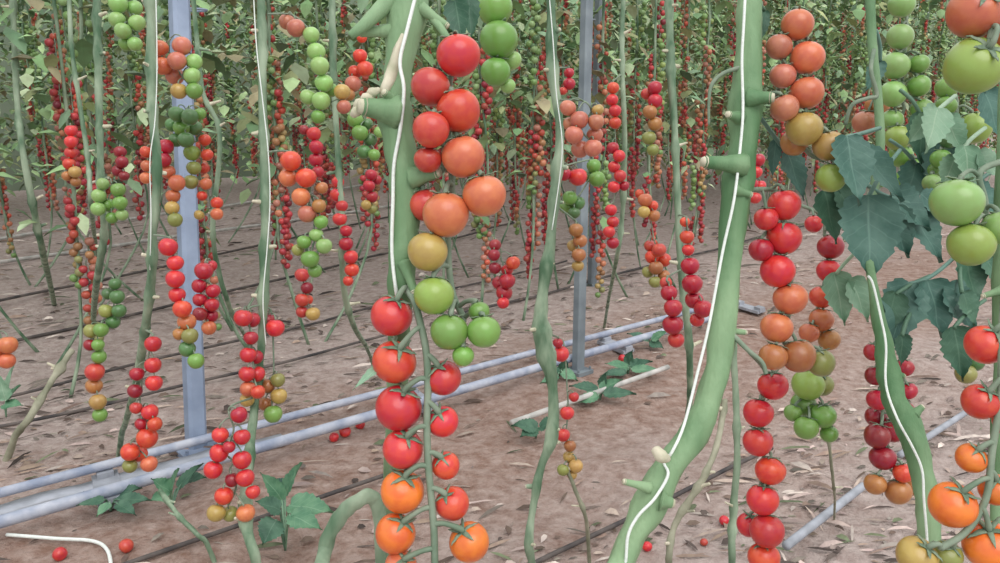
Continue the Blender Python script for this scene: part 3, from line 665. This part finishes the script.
truss('small green tomatoes in a long chain among the right leaves', .98,
    [(902, 5, 13, 'F'), (900, 37, 13, 'F'), (895, 66, 14, 'F'), (919, 64, 10, 'G'), (893, 94, 13, 'F'), (919, 86, 11, 'G'), (922, 110, 11, 'G'), (892, 120, 11, 'F'), (898, 138, 13, 'V'), (901, 156, 12, 'G'), (915, 168, 10, 'G'), (905, 178, 9, 'G')],
    None, (880, -30, .95), 'near', sr=.002)
truss('green tomatoes beside the pale leaf at the right edge', .86, [(941, 159, 10, 'G'), (932, 183, 9, 'F'), (947, 88, 11, 'G'), (946, 106, 10, 'G'), (949, 140, 9, 'K'), (975, 128, 16, 'V'), (936, 170, 8, 'G')], None, (960, 70, .88), 'near', sr=.002)
truss('pair of orange-brown tomatoes behind the uppermost right leaves', 1.05, [(866, 123, 13, 'P'), (878, 105, 12, 'B'), (880, 122, 10, 'P')], None, (876, 85, .98), 'near')
truss('lone olive tomatoes under the dark leaves at the right edge', .95, [(966, 374, 10, 'L'), (975, 362, 9, 'K')], None, (985, 345, .92), 'mid')
# --- next row, left part
T = truss
T('pale green tomatoes at the top, left of the slim pale vine', 1.6, [(118, 4, 9, 'F'), (117, 20, 8, 'F'), (123, 31, 8, 'F'), (137, 23, 8, 'F'), (135, 44, 7, 'F'), (126, 44, 7, 'G'), (122, -12, 9, 'F'), (134, 8, 8, 'F')])
T('peach-coloured tomatoes over pale green ones across the left steel post top', 1.55, [(182, 46, 9, 'P'), (160, 48, 8, 'O'), (177, 61, 9, 'P'), (162, 66, 9, 'O'), (175, 76, 9, 'P'), (194, 62, 8, 'F'), (192, 76, 8, 'F'), (179, 91, 8, 'Y'), (194, 91, 8, 'G'), (158, 55, 7, 'O')])
T('dull green tomatoes clustered across the upper part of the left steel post', 1.7, [(177, 114, 8, 'K'), (190, 117, 8, 'K'), (181, 128, 8, 'G'), (194, 128, 8, 'K'), (172, 125, 7, 'K'), (186, 140, 8, 'K'), (176, 140, 7, 'K'), (200, 114, 6, 'G')])
T('dark red tomatoes touching the left side of the steel post, mid height', 1.7, [(165, 147, 8, 'C'), (164, 160, 7, 'C'), (146, 152, 6, 'S'), (147, 166, 6, 'O'), (146, 178, 6, 'O'), (168, 172, 7, 'O'), (177, 183, 8, 'O'), (173, 196, 7, 'O'), (172, 208, 7, 'Y'), (175, 220, 7, 'L')])
T('green to rusty tomatoes just right of the left steel post', 1.75, [(192, 153, 8, 'V'), (194, 168, 7, 'L'), (205, 140, 6, 'S'), (207, 155, 6, 'S'), (203, 168, 6, 'S'), (191, 182, 7, 'L'), (206, 184, 6, 'O'), (217, 203, 6, 'S'), (217, 214, 6, 'O'), (202, 196, 5, 'S'), (199, 215, 5, 'Y')])
T('short bright red chain near the left edge of the view', 2.2, [(71, 131, 6, 'R'), (71, 142, 6, 'R'), (71, 153, 6, 'R'), (69, 164, 6, 'S'), (75, 172, 6, 'Y'), (67, 176, 5, 'B'), (76, 182, 5, 'B')])
T('small crimson chain left of the slim pale vine', 2.4, [(120, 152, 6, 'D'), (122, 162, 6, 'D'), (118, 171, 6, 'D'), (124, 176, 5, 'D')])
T('red over orange over green chain in front of the left steel post', 1.42, [(168, 247, 9, 'R'), (175, 263, 8, 'R'), (175, 279, 9, 'R'), (177, 295, 8, 'R'), (182, 309, 9, 'S'), (187, 322, 9, 'O'), (190, 336, 8, 'L'), (187, 349, 8, 'K'), (196, 361, 8, 'G'), (179, 334, 6, 'B')], None, (154, 235, 1.5))
T('crimson chain just right of the chain in front of the left post', 1.55, [(204, 271, 9, 'C'), (211, 266, 6, 'C'), (199, 286, 7, 'C'), (213, 291, 7, 'C'), (200, 300, 7, 'C'), (212, 305, 7, 'C'), (211, 316, 7, 'C'), (200, 314, 7, 'D'), (209, 328, 7, 'O')])
T('dark green chain with a few reddened tomatoes at left, above the soil', 1.9, [(115, 284, 6, 'K'), (108, 294, 6, 'K'), (117, 297, 7, 'K'), (106, 311, 7, 'L'), (119, 311, 7, 'K'), (113, 322, 7, 'K'), (91, 331, 7, 'L'), (101, 330, 7, 'G'), (90, 345, 6, 'D'), (98, 345, 6, 'G'), (99, 357, 7, 'G'), (95, 372, 9, 'T'), (94, 386, 8, 'B'), (98, 402, 8, 'Y'), (100, 415, 7, 'G')])
T('bright green tomatoes clustered left of the slim pale vine, mid height', 1.9, [(118, 190, 7, 'G'), (99, 196, 7, 'F'), (120, 203, 7, 'G'), (108, 205, 7, 'G'), (98, 209, 7, 'F'), (122, 215, 6, 'F'), (112, 218, 6, 'G'), (103, 184, 6, 'F')])
T('red chain below the slim pale vine, ending in orange above the heating pipes', 1.55, [(153, 344, 8, 'R'), (153, 365, 8, 'R'), (137, 374, 7, 'C'), (154, 383, 8, 'R'), (135, 391, 7, 'D'), (150, 412, 8, 'R'), (155, 424, 7, 'S'), (147, 438, 10, 'S'), (130, 452, 9, 'S'), (139, 454, 8, 'S'), (149, 464, 8, 'O'), (130, 466, 7, 'L'), (141, 424, 6, 'C'), (136, 408, 6, 'T')], None, (146, 330, 1.6))
T('two-stranded red truss low over the black hose, yellow tomatoes at its end', 1.35, [(239, 415, 8, 'C'), (220, 435, 8, 'R'), (242, 437, 8, 'R'), (219, 453, 9, 'R'), (242, 460, 9, 'R'), (213, 470, 9, 'R'), (245, 478, 9, 'R'), (224, 496, 9, 'S'), (216, 513, 9, 'Y'), (230, 514, 8, 'L'), (246, 513, 9, 'O'), (232, 480, 7, 'D'), (229, 447, 6, 'C'), (253, 492, 7, 'R')], None, (252, 398, 1.45))
T('red chain along the second slim vine above the two-stranded truss', 1.45, [(243, 318, 9, 'R'), (252, 320, 8, 'C'), (248, 355, 8, 'R'), (256, 357, 7, 'C'), (247, 374, 8, 'R'), (257, 374, 8, 'R'), (248, 389, 8, 'O'), (258, 392, 7, 'S'), (247, 400, 7, 'Y'), (251, 338, 7, 'C')], None, (262, 305, 1.5))
T('red tomato above yellow and green ones right of the second slim vine', 1.5, [(275, 328, 9, 'R'), (268, 320, 7, 'D'), (278, 380, 7, 'L'), (279, 396, 8, 'Y'), (273, 414, 9, 'G'), (265, 404, 7, 'B'), (268, 386, 7, 'B')], None, (264, 310, 1.5))
T('peach tomato pair leading a pale green chain left of the cut branch', 1.55, [(287, 22, 8, 'P'), (296, 28, 9, 'P'), (311, 35, 8, 'F'), (316, 52, 9, 'F'), (320, 66, 9, 'F'), (324, 83, 9, 'F'), (308, 97, 8, 'F'), (321, 101, 9, 'F'), (342, 92, 8, 'Y'), (344, 107, 7, 'P'), (318, 117, 7, 'G'), (331, 90, 7, 'G')], None, (268, 14, 1.5))
T('dull red tomatoes left of the cut branch, upper part', 1.9, [(360, 56, 7, 'S'), (365, 69, 8, 'S'), (355, 72, 7, 'S'), (353, 84, 8, 'P'), (362, 38, 5, 'S'), (349, 95, 6, 'B')])
T('green tomatoes just below the cut branch', 1.9, [(355, 120, 8, 'G'), (360, 133, 8, 'G'), (367, 124, 6, 'K'), (370, 140, 7, 'K'), (364, 152, 7, 'K'), (374, 155, 6, 'G'), (380, 132, 6, 'F')])
T('slender red chain beside the second slim vine, upper part', 1.8, [(314, 134, 7, 'R'), (316, 147, 7, 'C'), (316, 160, 7, 'C'), (304, 130, 5, 'D'), (318, 172, 6, 'C')])
T('orange-red tomatoes over pale green ones right of the second slim vine', 1.35, [(291, 161, 10, 'S'), (288, 178, 9, 'O'), (306, 178, 10, 'S'), (301, 197, 9, 'O'), (307, 214, 9, 'P'), (319, 206, 7, 'B'), (321, 222, 7, 'G'), (316, 235, 7, 'F'), (304, 242, 7, 'G'), (324, 246, 8, 'F'), (310, 259, 9, 'G'), (315, 271, 7, 'G'), (298, 250, 6, 'L'), (322, 188, 6, 'B')], None, (268, 152, 1.5))
T('small rusty red chain under the pale green cluster', 1.9, [(302, 275, 7, 'T'), (307, 288, 6, 'D'), (302, 300, 7, 'T'), (302, 312, 6, 'T'), (313, 314, 7, 'Y'), (308, 300, 5, 'S')])
T('long thin red chain on the vine beside the thick left stem', 1.9, [(338, 182, 6, 'R'), (337, 195, 7, 'R'), (342, 206, 6, 'R'), (340, 219, 7, 'R'), (346, 231, 6, 'C'), (346, 244, 7, 'C'), (351, 257, 7, 'R'), (352, 270, 7, 'S'), (348, 281, 5, 'S')])
T('small crimson cluster against the left edge of the thick left stem', 2.2, [(371, 175, 6, 'C'), (369, 186, 6, 'C'), (372, 197, 6, 'C'), (377, 180, 5, 'C'), (366, 205, 5, 'Y'), (372, 209, 5, 'L')])
T('lone orange tomatoes at the left edge above the leaning old stem', 1.6, [(8, 345, 9, 'O'), (7, 361, 8, 'O'), (-6, 352, 9, 'O')], None, (-15, 305, 1.6))
# middle
T('coral tomatoes clustered right of the knobbly middle vine, before the posts', 1.42, [(568, 108, 8, 'P'), (579, 120, 9, 'P'), (574, 135, 9, 'P'), (596, 122, 8, 'P'), (595, 135, 8, 'P'), (593, 148, 9, 'P'), (580, 149, 9, 'P'), (570, 124, 7, 'P'), (598, 110, 6, 'Y')], None, (560, 100, 1.6))
T('two crimson tomatoes right of the knobbly middle vine', 1.65, [(564, 174, 7, 'C'), (578, 177, 9, 'R')], None, (558, 158, 1.6))
T('green tomatoes between the knobbly middle vine and the slender post', 1.68, [(594, 166, 7, 'G'), (597, 179, 8, 'G'), (590, 176, 7, 'K'), (570, 198, 7, 'G'), (578, 203, 7, 'K'), (566, 207, 7, 'G'), (574, 213, 6, 'K')], None, (557, 168, 1.6))
T('small rusty tomatoes hanging against the slender post, mid height', 1.62, [(576, 230, 7, 'B'), (580, 241, 7, 'B'), (573, 246, 6, 'Y'), (579, 255, 7, 'B'), (578, 266, 6, 'Y')], None, (555, 205, 1.6))
T('long bright red chain behind the posts, just right of them', 2.2, [(613, 88, 6, 'S'), (612, 100, 6, 'R'), (615, 111, 6, 'R'), (615, 123, 6, 'S'), (613, 148, 6, 'C'), (619, 156, 6, 'R'), (614, 167, 6, 'R'), (620, 176, 6, 'R'), (614, 187, 6, 'R'), (624, 186, 5, 'C'), (611, 210, 6, 'R'), (613, 222, 6, 'R'), (609, 232, 6, 'R'), (613, 243, 6, 'C')], None, (622, 74, 2.25))
T('crimson chain high between the posts and the thick right stem', 1.9, [(655, 88, 7, 'C'), (647, 94, 6, 'T'), (655, 101, 7, 'C'), (650, 112, 7, 'B'), (655, 124, 7, 'B'), (649, 138, 7, 'L'), (653, 150, 6, 'L')])
T('orange and red cluster half way between the posts and the thick right stem', 2.0, [(645, 200, 7, 'O'), (652, 206, 6, 'S'), (644, 212, 6, 'Y'), (654, 216, 6, 'B'), (640, 194, 5, 'S'), (650, 246, 6, 'T'), (659, 250, 7, 'T'), (652, 257, 7, 'S'), (664, 260, 7, 'S'), (656, 268, 7, 'B'), (648, 272, 6, 'L'), (664, 276, 6, 'B'), (655, 282, 6, 'L')])
T('stout crimson chain left of the thin vine, beside the thick right stem', 1.4, [(669, 293, 8, 'C'), (673, 308, 9, 'C'), (673, 325, 10, 'C'), (676, 340, 8, 'R'), (666, 283, 6, 'T')], None, (680, 270, 1.9))
T('stout crimson chain between the thin vine and the thick right stem', 1.45, [(688, 250, 6, 'R'), (690, 266, 9, 'C'), (692, 284, 10, 'C'), (694, 300, 9, 'C'), (703, 309, 9, 'C'), (687, 237, 7, 'S'), (685, 222, 5, 'S'), (697, 320, 7, 'R')], None, (679, 215, 1.9))
T('crimson tomatoes low behind the green end of the left truss', 1.75, [(513, 263, 7, 'S'), (507, 270, 6, 'R'), (507, 281, 8, 'C'), (499, 283, 7, 'C'), (504, 293, 8, 'C'), (495, 268, 6, 'D'), (503, 303, 6, 'R'), (495, 245, 6, 'D'), (494, 255, 6, 'D')])
T('small red tomatoes ending in yellow, low on the knobbly middle vine', 1.75, [(561, 354, 8, 'R'), (558, 343, 5, 'C'), (574, 397, 5, 'R'), (567, 413, 7, 'R'), (563, 435, 7, 'R'), (570, 446, 6, 'B'), (569, 457, 6, 'Y'), (576, 466, 7, 'Y'), (563, 470, 6, 'L'), (572, 475, 5, 'Y')], None, (552, 335, 1.6))
T('small red pair high beside the knobbly middle vine, above the coral cluster', 1.65, [(569, 84, 6, 'C'), (569, 73, 5, 'C'), (563, 91, 4, 'T')], None, (553, 68, 1.6))
T('red fruits peeping from behind the thick right stem at mid height', 1.5, [(758, 160, 7, 'C'), (756, 172, 6, 'R'), (752, 184, 6, 'C'), (760, 186, 6, 'R'), (755, 198, 6, 'R')], None, (739, 148, 1.36))
# fallen tomatoes on the soil
for i, (x, y, r, c, lb) in enumerate([(60, 556, 7, 'R', 'fallen red tomato beside the loose white twine at lower left'), (127, 551, 7, 'T', 'fallen pinkish tomato right of the loose white twine end'),
        (345, 433, 6, 'R', 'fallen red tomato on litter left of the nearest red truss, rightmost of three'), (334, 437, 5, 'R', 'fallen red tomato left of the nearest red truss, leftmost of three'), (360, 424, 5, 'R', 'fallen red tomato half hidden by the nearest red truss'),
        (647, 549, 5, 'R', 'fallen red tomato under the foot of the thick right stem'), (724, 520, 5, 'R', 'fallen red tomato on litter left of the hanging red chain'), (704, 542, 4, 'T', 'fallen small tomato near the pale dried stem'), (622, 358, 4, 'R', 'fallen red tomato by the whitish pipe right of the post')]):
    g = ground(x, y); Y = proj(g)[2]; R = r * Y / F; o = bpy.data.objects.new('tomato', TOM['mid'][i % 4]); COL.objects.link(o)
    o.location = (g.x, g.y, soil_z(g.x, g.y) + R * .85); o.scale = (R, R, R); o.rotation_euler = (random.uniform(0, 3), random.uniform(0, 3), 0); o.color = tcol(c); tag(o, lb, 'tomato')

# ------------------------------------------------------------------ low green plants on the soil
def weed(label, base, leaves, m=M_LEAFG):
    g = ground(*base); g.z = soil_z(g.x, g.y); r = empty('ground_plant', g); tag(r, label, 'low plant'); Y0 = proj(g)[2]
    for k, (bx, by, tx, ty, w_, dY, m2) in enumerate(leaves):
        e = MB(); a = pt(bx, by, Y0 - .04 + dY); b_ = pt(tx, ty, Y0 - .07 + dY)
        blade(e, a - g, b_ - g, w_ * Y0 / F, UP * 1.0 - FW * .7 + RT * random.uniform(-.3, .3), fold=.2, curl=.12, seed=k + int(bx))
        tube(e, [Vector((0, 0, .0)), (a - g) * .5 + Vector((0, 0, .015)), a - g], .0028, 6, 4)
        e.build('leaf', m2 or m, r)
weed('low leafy green plant on the soil right of the two-stranded red truss', (285, 545), [(282, 500, 262, 472, 12, .1, None), (285, 495, 298, 462, 14, .12, None), (280, 510, 256, 500, 13, .02, M_LEAFD), (290, 505, 334, 510, 17, 0, None), (290, 515, 322, 528, 14, -.04, M_LEAFG), (276, 520, 262, 545, 15, -.06, M_LEAFD), (284, 490, 276, 478, 10, .15, M_LEAFB)])
weed('small green plant under the foot of the left steel post', (172, 505), [(170, 492, 152, 478, 11, 0, None), (172, 490, 176, 468, 10, .02, None), (178, 488, 200, 462, 10, .1, M_LEAFD), (166, 496, 150, 500, 9, -.02, None), (186, 480, 205, 476, 9, .12, M_LEAFD)])
weed('dark green leaves lying along the lower heating pipe at left', (110, 508), [(112, 498, 84, 490, 9, .05, M_LEAFD), (116, 496, 140, 486, 10, .05, M_LEAFD), (120, 500, 150, 498, 9, 0, M_LEAFD), (104, 500, 76, 504, 8, 0, M_LEAFD), (110, 504, 96, 516, 8, -.03, None), (118, 504, 136, 514, 8, -.03, M_LEAFD)])
weed('tuft of green leaves at the left edge below the orange tomatoes', (6, 415), [(6, 400, -4, 372, 9, 0, M_LEAFP), (8, 400, 18, 384, 8, .02, None), (4, 405, 22, 404, 8, 0, None), (6, 395, 10, 366, 7, .05, M_LEAFP)])
weed('low green leaves lying beside the short pale rod', (600, 398), [(598, 390, 570, 384, 9, .05, M_LEAFD), (600, 390, 622, 378, 9, .05, None), (604, 394, 636, 392, 9, 0, M_LEAFD), (598, 396, 572, 402, 8, -.02, None), (602, 388, 606, 372, 8, .08, M_LEAFD)])
weed('sprawling green weed just right of the slender middle post base', (628, 372), [(628, 368, 606, 362, 8, .05, None), (630, 366, 652, 360, 8, .05, M_LEAFD), (626, 372, 600, 374, 7, 0, M_LEAFD), (632, 370, 660, 368, 7, 0, None), (628, 364, 632, 350, 7, .08, M_LEAFD)])
weed('small grey-green weed left of the slender middle post base', (560, 376), [(560, 372, 544, 366, 7, .03, M_LEAFD), (562, 372, 578, 380, 8, .0, None), (558, 376, 540, 382, 7, 0, None), (562, 370, 566, 358, 6, .05, M_LEAFD)])
weed('dark green leaves standing in for a shadowed hollow behind the knobbly middle vine', (536, 432), [(538, 428, 512, 424, 11, 0, M_LEAFD), (540, 428, 558, 418, 10, 0, M_LEAFD), (536, 430, 520, 436, 10, -.02, M_LEAFD)])  # leaves picked dark to paint the shade of a hollow here
weed('green leaves drooping right of the small grey hose end, under the right leaves', (650, 345), [(648, 340, 628, 332, 7, 0, M_LEAFD), (652, 340, 668, 330, 7, 0, None), (650, 342, 664, 348, 7, 0, M_LEAFD)])

# ------------------------------------------------------------------ back rows
ZONES = [(170, 'left of the left steel post'), (392, 'between the left steel post and the thick left stem'), (735, 'between the two thick near stems'), (99999, 'right of the thick right stem')]
def zone(px):
    for i, (x, t) in enumerate(ZONES):
        if px < x: return i
TF = tomato_geo(10, 7, 1)
CLS = {'red': 'RTCRSRTD', 'orange': 'OOSPSPBB', 'ripening': None, 'green': 'GFGGKVFG'}
GRAD = ['R', 'R', 'S', 'S', 'O', 'B', 'Y', 'L', 'G', 'G']
def far_truss_geo(mb, cls, rd, M=Matrix.Identity(4)):
    n = rd.randint(9, 15); L = n * .0165; z = 0; x = 0
    for i in range(n):
        u = i / (n - 1); side = 1 if i % 2 else -1; R = rd.uniform(.0135, .017)
        a = rd.uniform(-.6, .6); c = Vector((side * R * rd.uniform(.35, 1.0) * math.cos(a), side * R * math.sin(a), -.03 - L * u * 1.25))
        ch = rd.choice(CLS[cls]) if CLS[cls] else GRAD[min(9, max(0, int(u * 9 + rd.uniform(-1, 1))))]
        r, g, b_ = PAL[ch]; k = rd.uniform(.85, 1.05); haze_grey = .24 * (r * .4 + g * .4 + b_ * .2 + 14); r, g, b_ = r * .76 + haze_grey, g * .76 + haze_grey, b_ * .76 + haze_grey  # haze of distance painted in: far fruit colours muted towards grey
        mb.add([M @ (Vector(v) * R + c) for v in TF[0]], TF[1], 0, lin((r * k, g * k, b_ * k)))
    P = [M @ Vector((0, .0, 0)), M @ Vector((.0, .012, -.03)), M @ Vector((.003, .012, -.03 - L * .6)), M @ Vector((0, .006, -.03 - L * 1.2))]
    tube(mb, P, .0022, 5, 2, 1)
PROTO = {}
rdp = random.Random(21)
for c in CLS:
    PROTO[c] = []
    for k in range(5):
        mb = MB(); far_truss_geo(mb, c, rdp); PROTO[c].append(mb.build('tomato_truss', [M_TOMF, M_STALK], link=False))
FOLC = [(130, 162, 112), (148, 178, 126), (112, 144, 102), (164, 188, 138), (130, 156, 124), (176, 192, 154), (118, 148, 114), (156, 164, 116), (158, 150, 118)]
def far_foliage(mb, org, rd, x, y, zlo, zhi, n, spread):
    for _ in range(n):
        z = zlo + (zhi - zlo) * rd.random() ** .8; a = rd.uniform(0, 6.28); q = Vector((x + spread * rd.gauss(0, .5), y + spread * rd.gauss(0, .5), z))
        L = rd.uniform(.05, .12); d = Vector((math.cos(a), math.sin(a), rd.uniform(-1.1, .2))).normalized(); s = d.cross(Vector((0, 0, 1))).normalized() * L * rd.uniform(.25, .42); up = Vector((0, 0, 1)) * L * .12
        k = rd.uniform(.8, 1.15); c = lin([v * k for v in rd.choice(FOLC)])
        p = q - org
        mb.add([p, p + d * L * .35 + s, p + d * L * .7 + s * .75 - up * .5, p + d * L - up * 1.6, p + d * L * .7 - s * .75 - up * .5, p + d * L * .35 - s, p + d * L * .5 + up * .8], [(0, 6, 1), (1, 6, 2), (2, 6, 3), (3, 6, 4), (4, 6, 5), (5, 6, 0)], 0, c)
rd = random.Random(99)
far_tr = []; nv = 0
for p, Ymax in ((2.72, 6.2), (3.15, 12), (3.75, 12), (4.6, 10.5), (5.3, 9.5), (6.1, 9), (7.1, 9)):
    t = -4.0
    while t < 13:
        t += rd.uniform(.30, .48)
        q = row(p + rd.uniform(-.12, .12), t); px, py, Y = proj(q + Vector((0, 0, 1)))
        if Y < 2.4 or Y > Ymax or px < -330 or px > 1250: continue
        low = p < 3
        if low and not (455 < px < 730 or 860 < px): continue
        nv += 1; zi = zone(px); g0 = Vector((q.x, q.y, soil_z(q.x, q.y) - .01))
        r = empty('tomato_plant', g0)
        tag(r, 'slim back-row vine ' + ZONES[zi][1], 'tomato plant', 'back row vines ' + ZONES[zi][1])
        e = MB(); lean = rd.uniform(-.25, .25); P = [Vector((lean * D.x * 1.2, lean * D.y * 1.2, 0)), Vector((lean * D.x * .5, lean * D.y * .5, .22))] + [Vector((rd.uniform(-.02, .02), rd.uniform(-.02, .02), z)) for z in (.5, .85, 1.2, 1.55, 1.9, 2.25, 2.6)]
        tube(e, P, [rd.uniform(.0055, .008) for _ in P], 7, 3, 0, None, True, .15); e.build('stem', M_STEMF, r)
        e = MB(); far_foliage(e, g0, rd, q.x, q.y, 1.05, 2.5, 40 if low else 85, .17); far_foliage(e, g0, rd, q.x, q.y, .45 if low else .6, 1.2, 14 if p < 5 else 26, .13); e.build('foliage', M_FOL, r, smooth=False)
        zz = rd.uniform(.42, .6) if low else rd.uniform(.5, .78)
        while zz < 2.3:
            a = rd.uniform(0, 6.28); off = Vector((math.cos(a), math.sin(a), 0)) * .03
            if zz < 1.05: c = rd.choices(list(CLS), (5, 2.2, 3, .6))[0]
            elif zz < 1.4: c = rd.choices(list(CLS), (2.2, 3, 3, 2.4))[0]
            else: c = rd.choices(list(CLS), (.5, 1.3, 1.2, 6))[0]
            loc = Vector((q.x, q.y, zz)) + off; x2, y2, Y2 = proj(loc)
            if y2 > -12 and -15 < x2 < 1015: far_tr.append((Y2, loc, a, c, zone(x2)))
            zz += rd.uniform(.09, .165)
far_tr.sort(key=lambda q: q[0])
NEARN = 232
WORD = {'red': 'red', 'orange': 'orange', 'ripening': 'red-to-green', 'green': 'green'}
for Y2, loc, a, c, zi in far_tr[:NEARN]:
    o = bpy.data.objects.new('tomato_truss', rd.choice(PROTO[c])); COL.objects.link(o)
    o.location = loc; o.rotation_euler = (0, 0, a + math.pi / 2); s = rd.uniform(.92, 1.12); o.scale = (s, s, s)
    tag(o, 'small back-row ' + WORD[c] + ' truss ' + ZONES[zi][1], 'tomatoes', 'back row ' + WORD[c] + ' trusses ' + ZONES[zi][1])
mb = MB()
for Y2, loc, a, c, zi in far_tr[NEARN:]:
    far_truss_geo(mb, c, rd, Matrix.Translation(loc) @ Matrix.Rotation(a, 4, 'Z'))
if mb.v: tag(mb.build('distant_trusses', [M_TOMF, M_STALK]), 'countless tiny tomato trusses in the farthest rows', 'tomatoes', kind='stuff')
# the farthest rows close up into one hedge of leaves
mb = MB(); org = Vector((0, 0, 0))
for p, t0, t1 in ((8.3, -5, 20), (9.2, -5, 24), (10.2, -5, 26), (4.6, 9.3, 17), (5.3, 7.6, 18), (6.1, 6.4, 18), (7.1, 5.6, 18)):
    t = t0
    while t < t1:
        q = row(p + rd.uniform(-.2, .2), t); t += .22; px, py, Y = proj(q + Vector((0, 0, 1)))
        if px < -420 or px > 1350: continue
        far_foliage(mb, org, rd, q.x, q.y, .25, 2.9, 110, .3)
tag(mb.build('distant_foliage', M_FOL, smooth=False), 'hedge of green vine leaves closing off the farthest rows', 'foliage', kind='stuff')
print('vines', nv, 'trusses', len(far_tr))
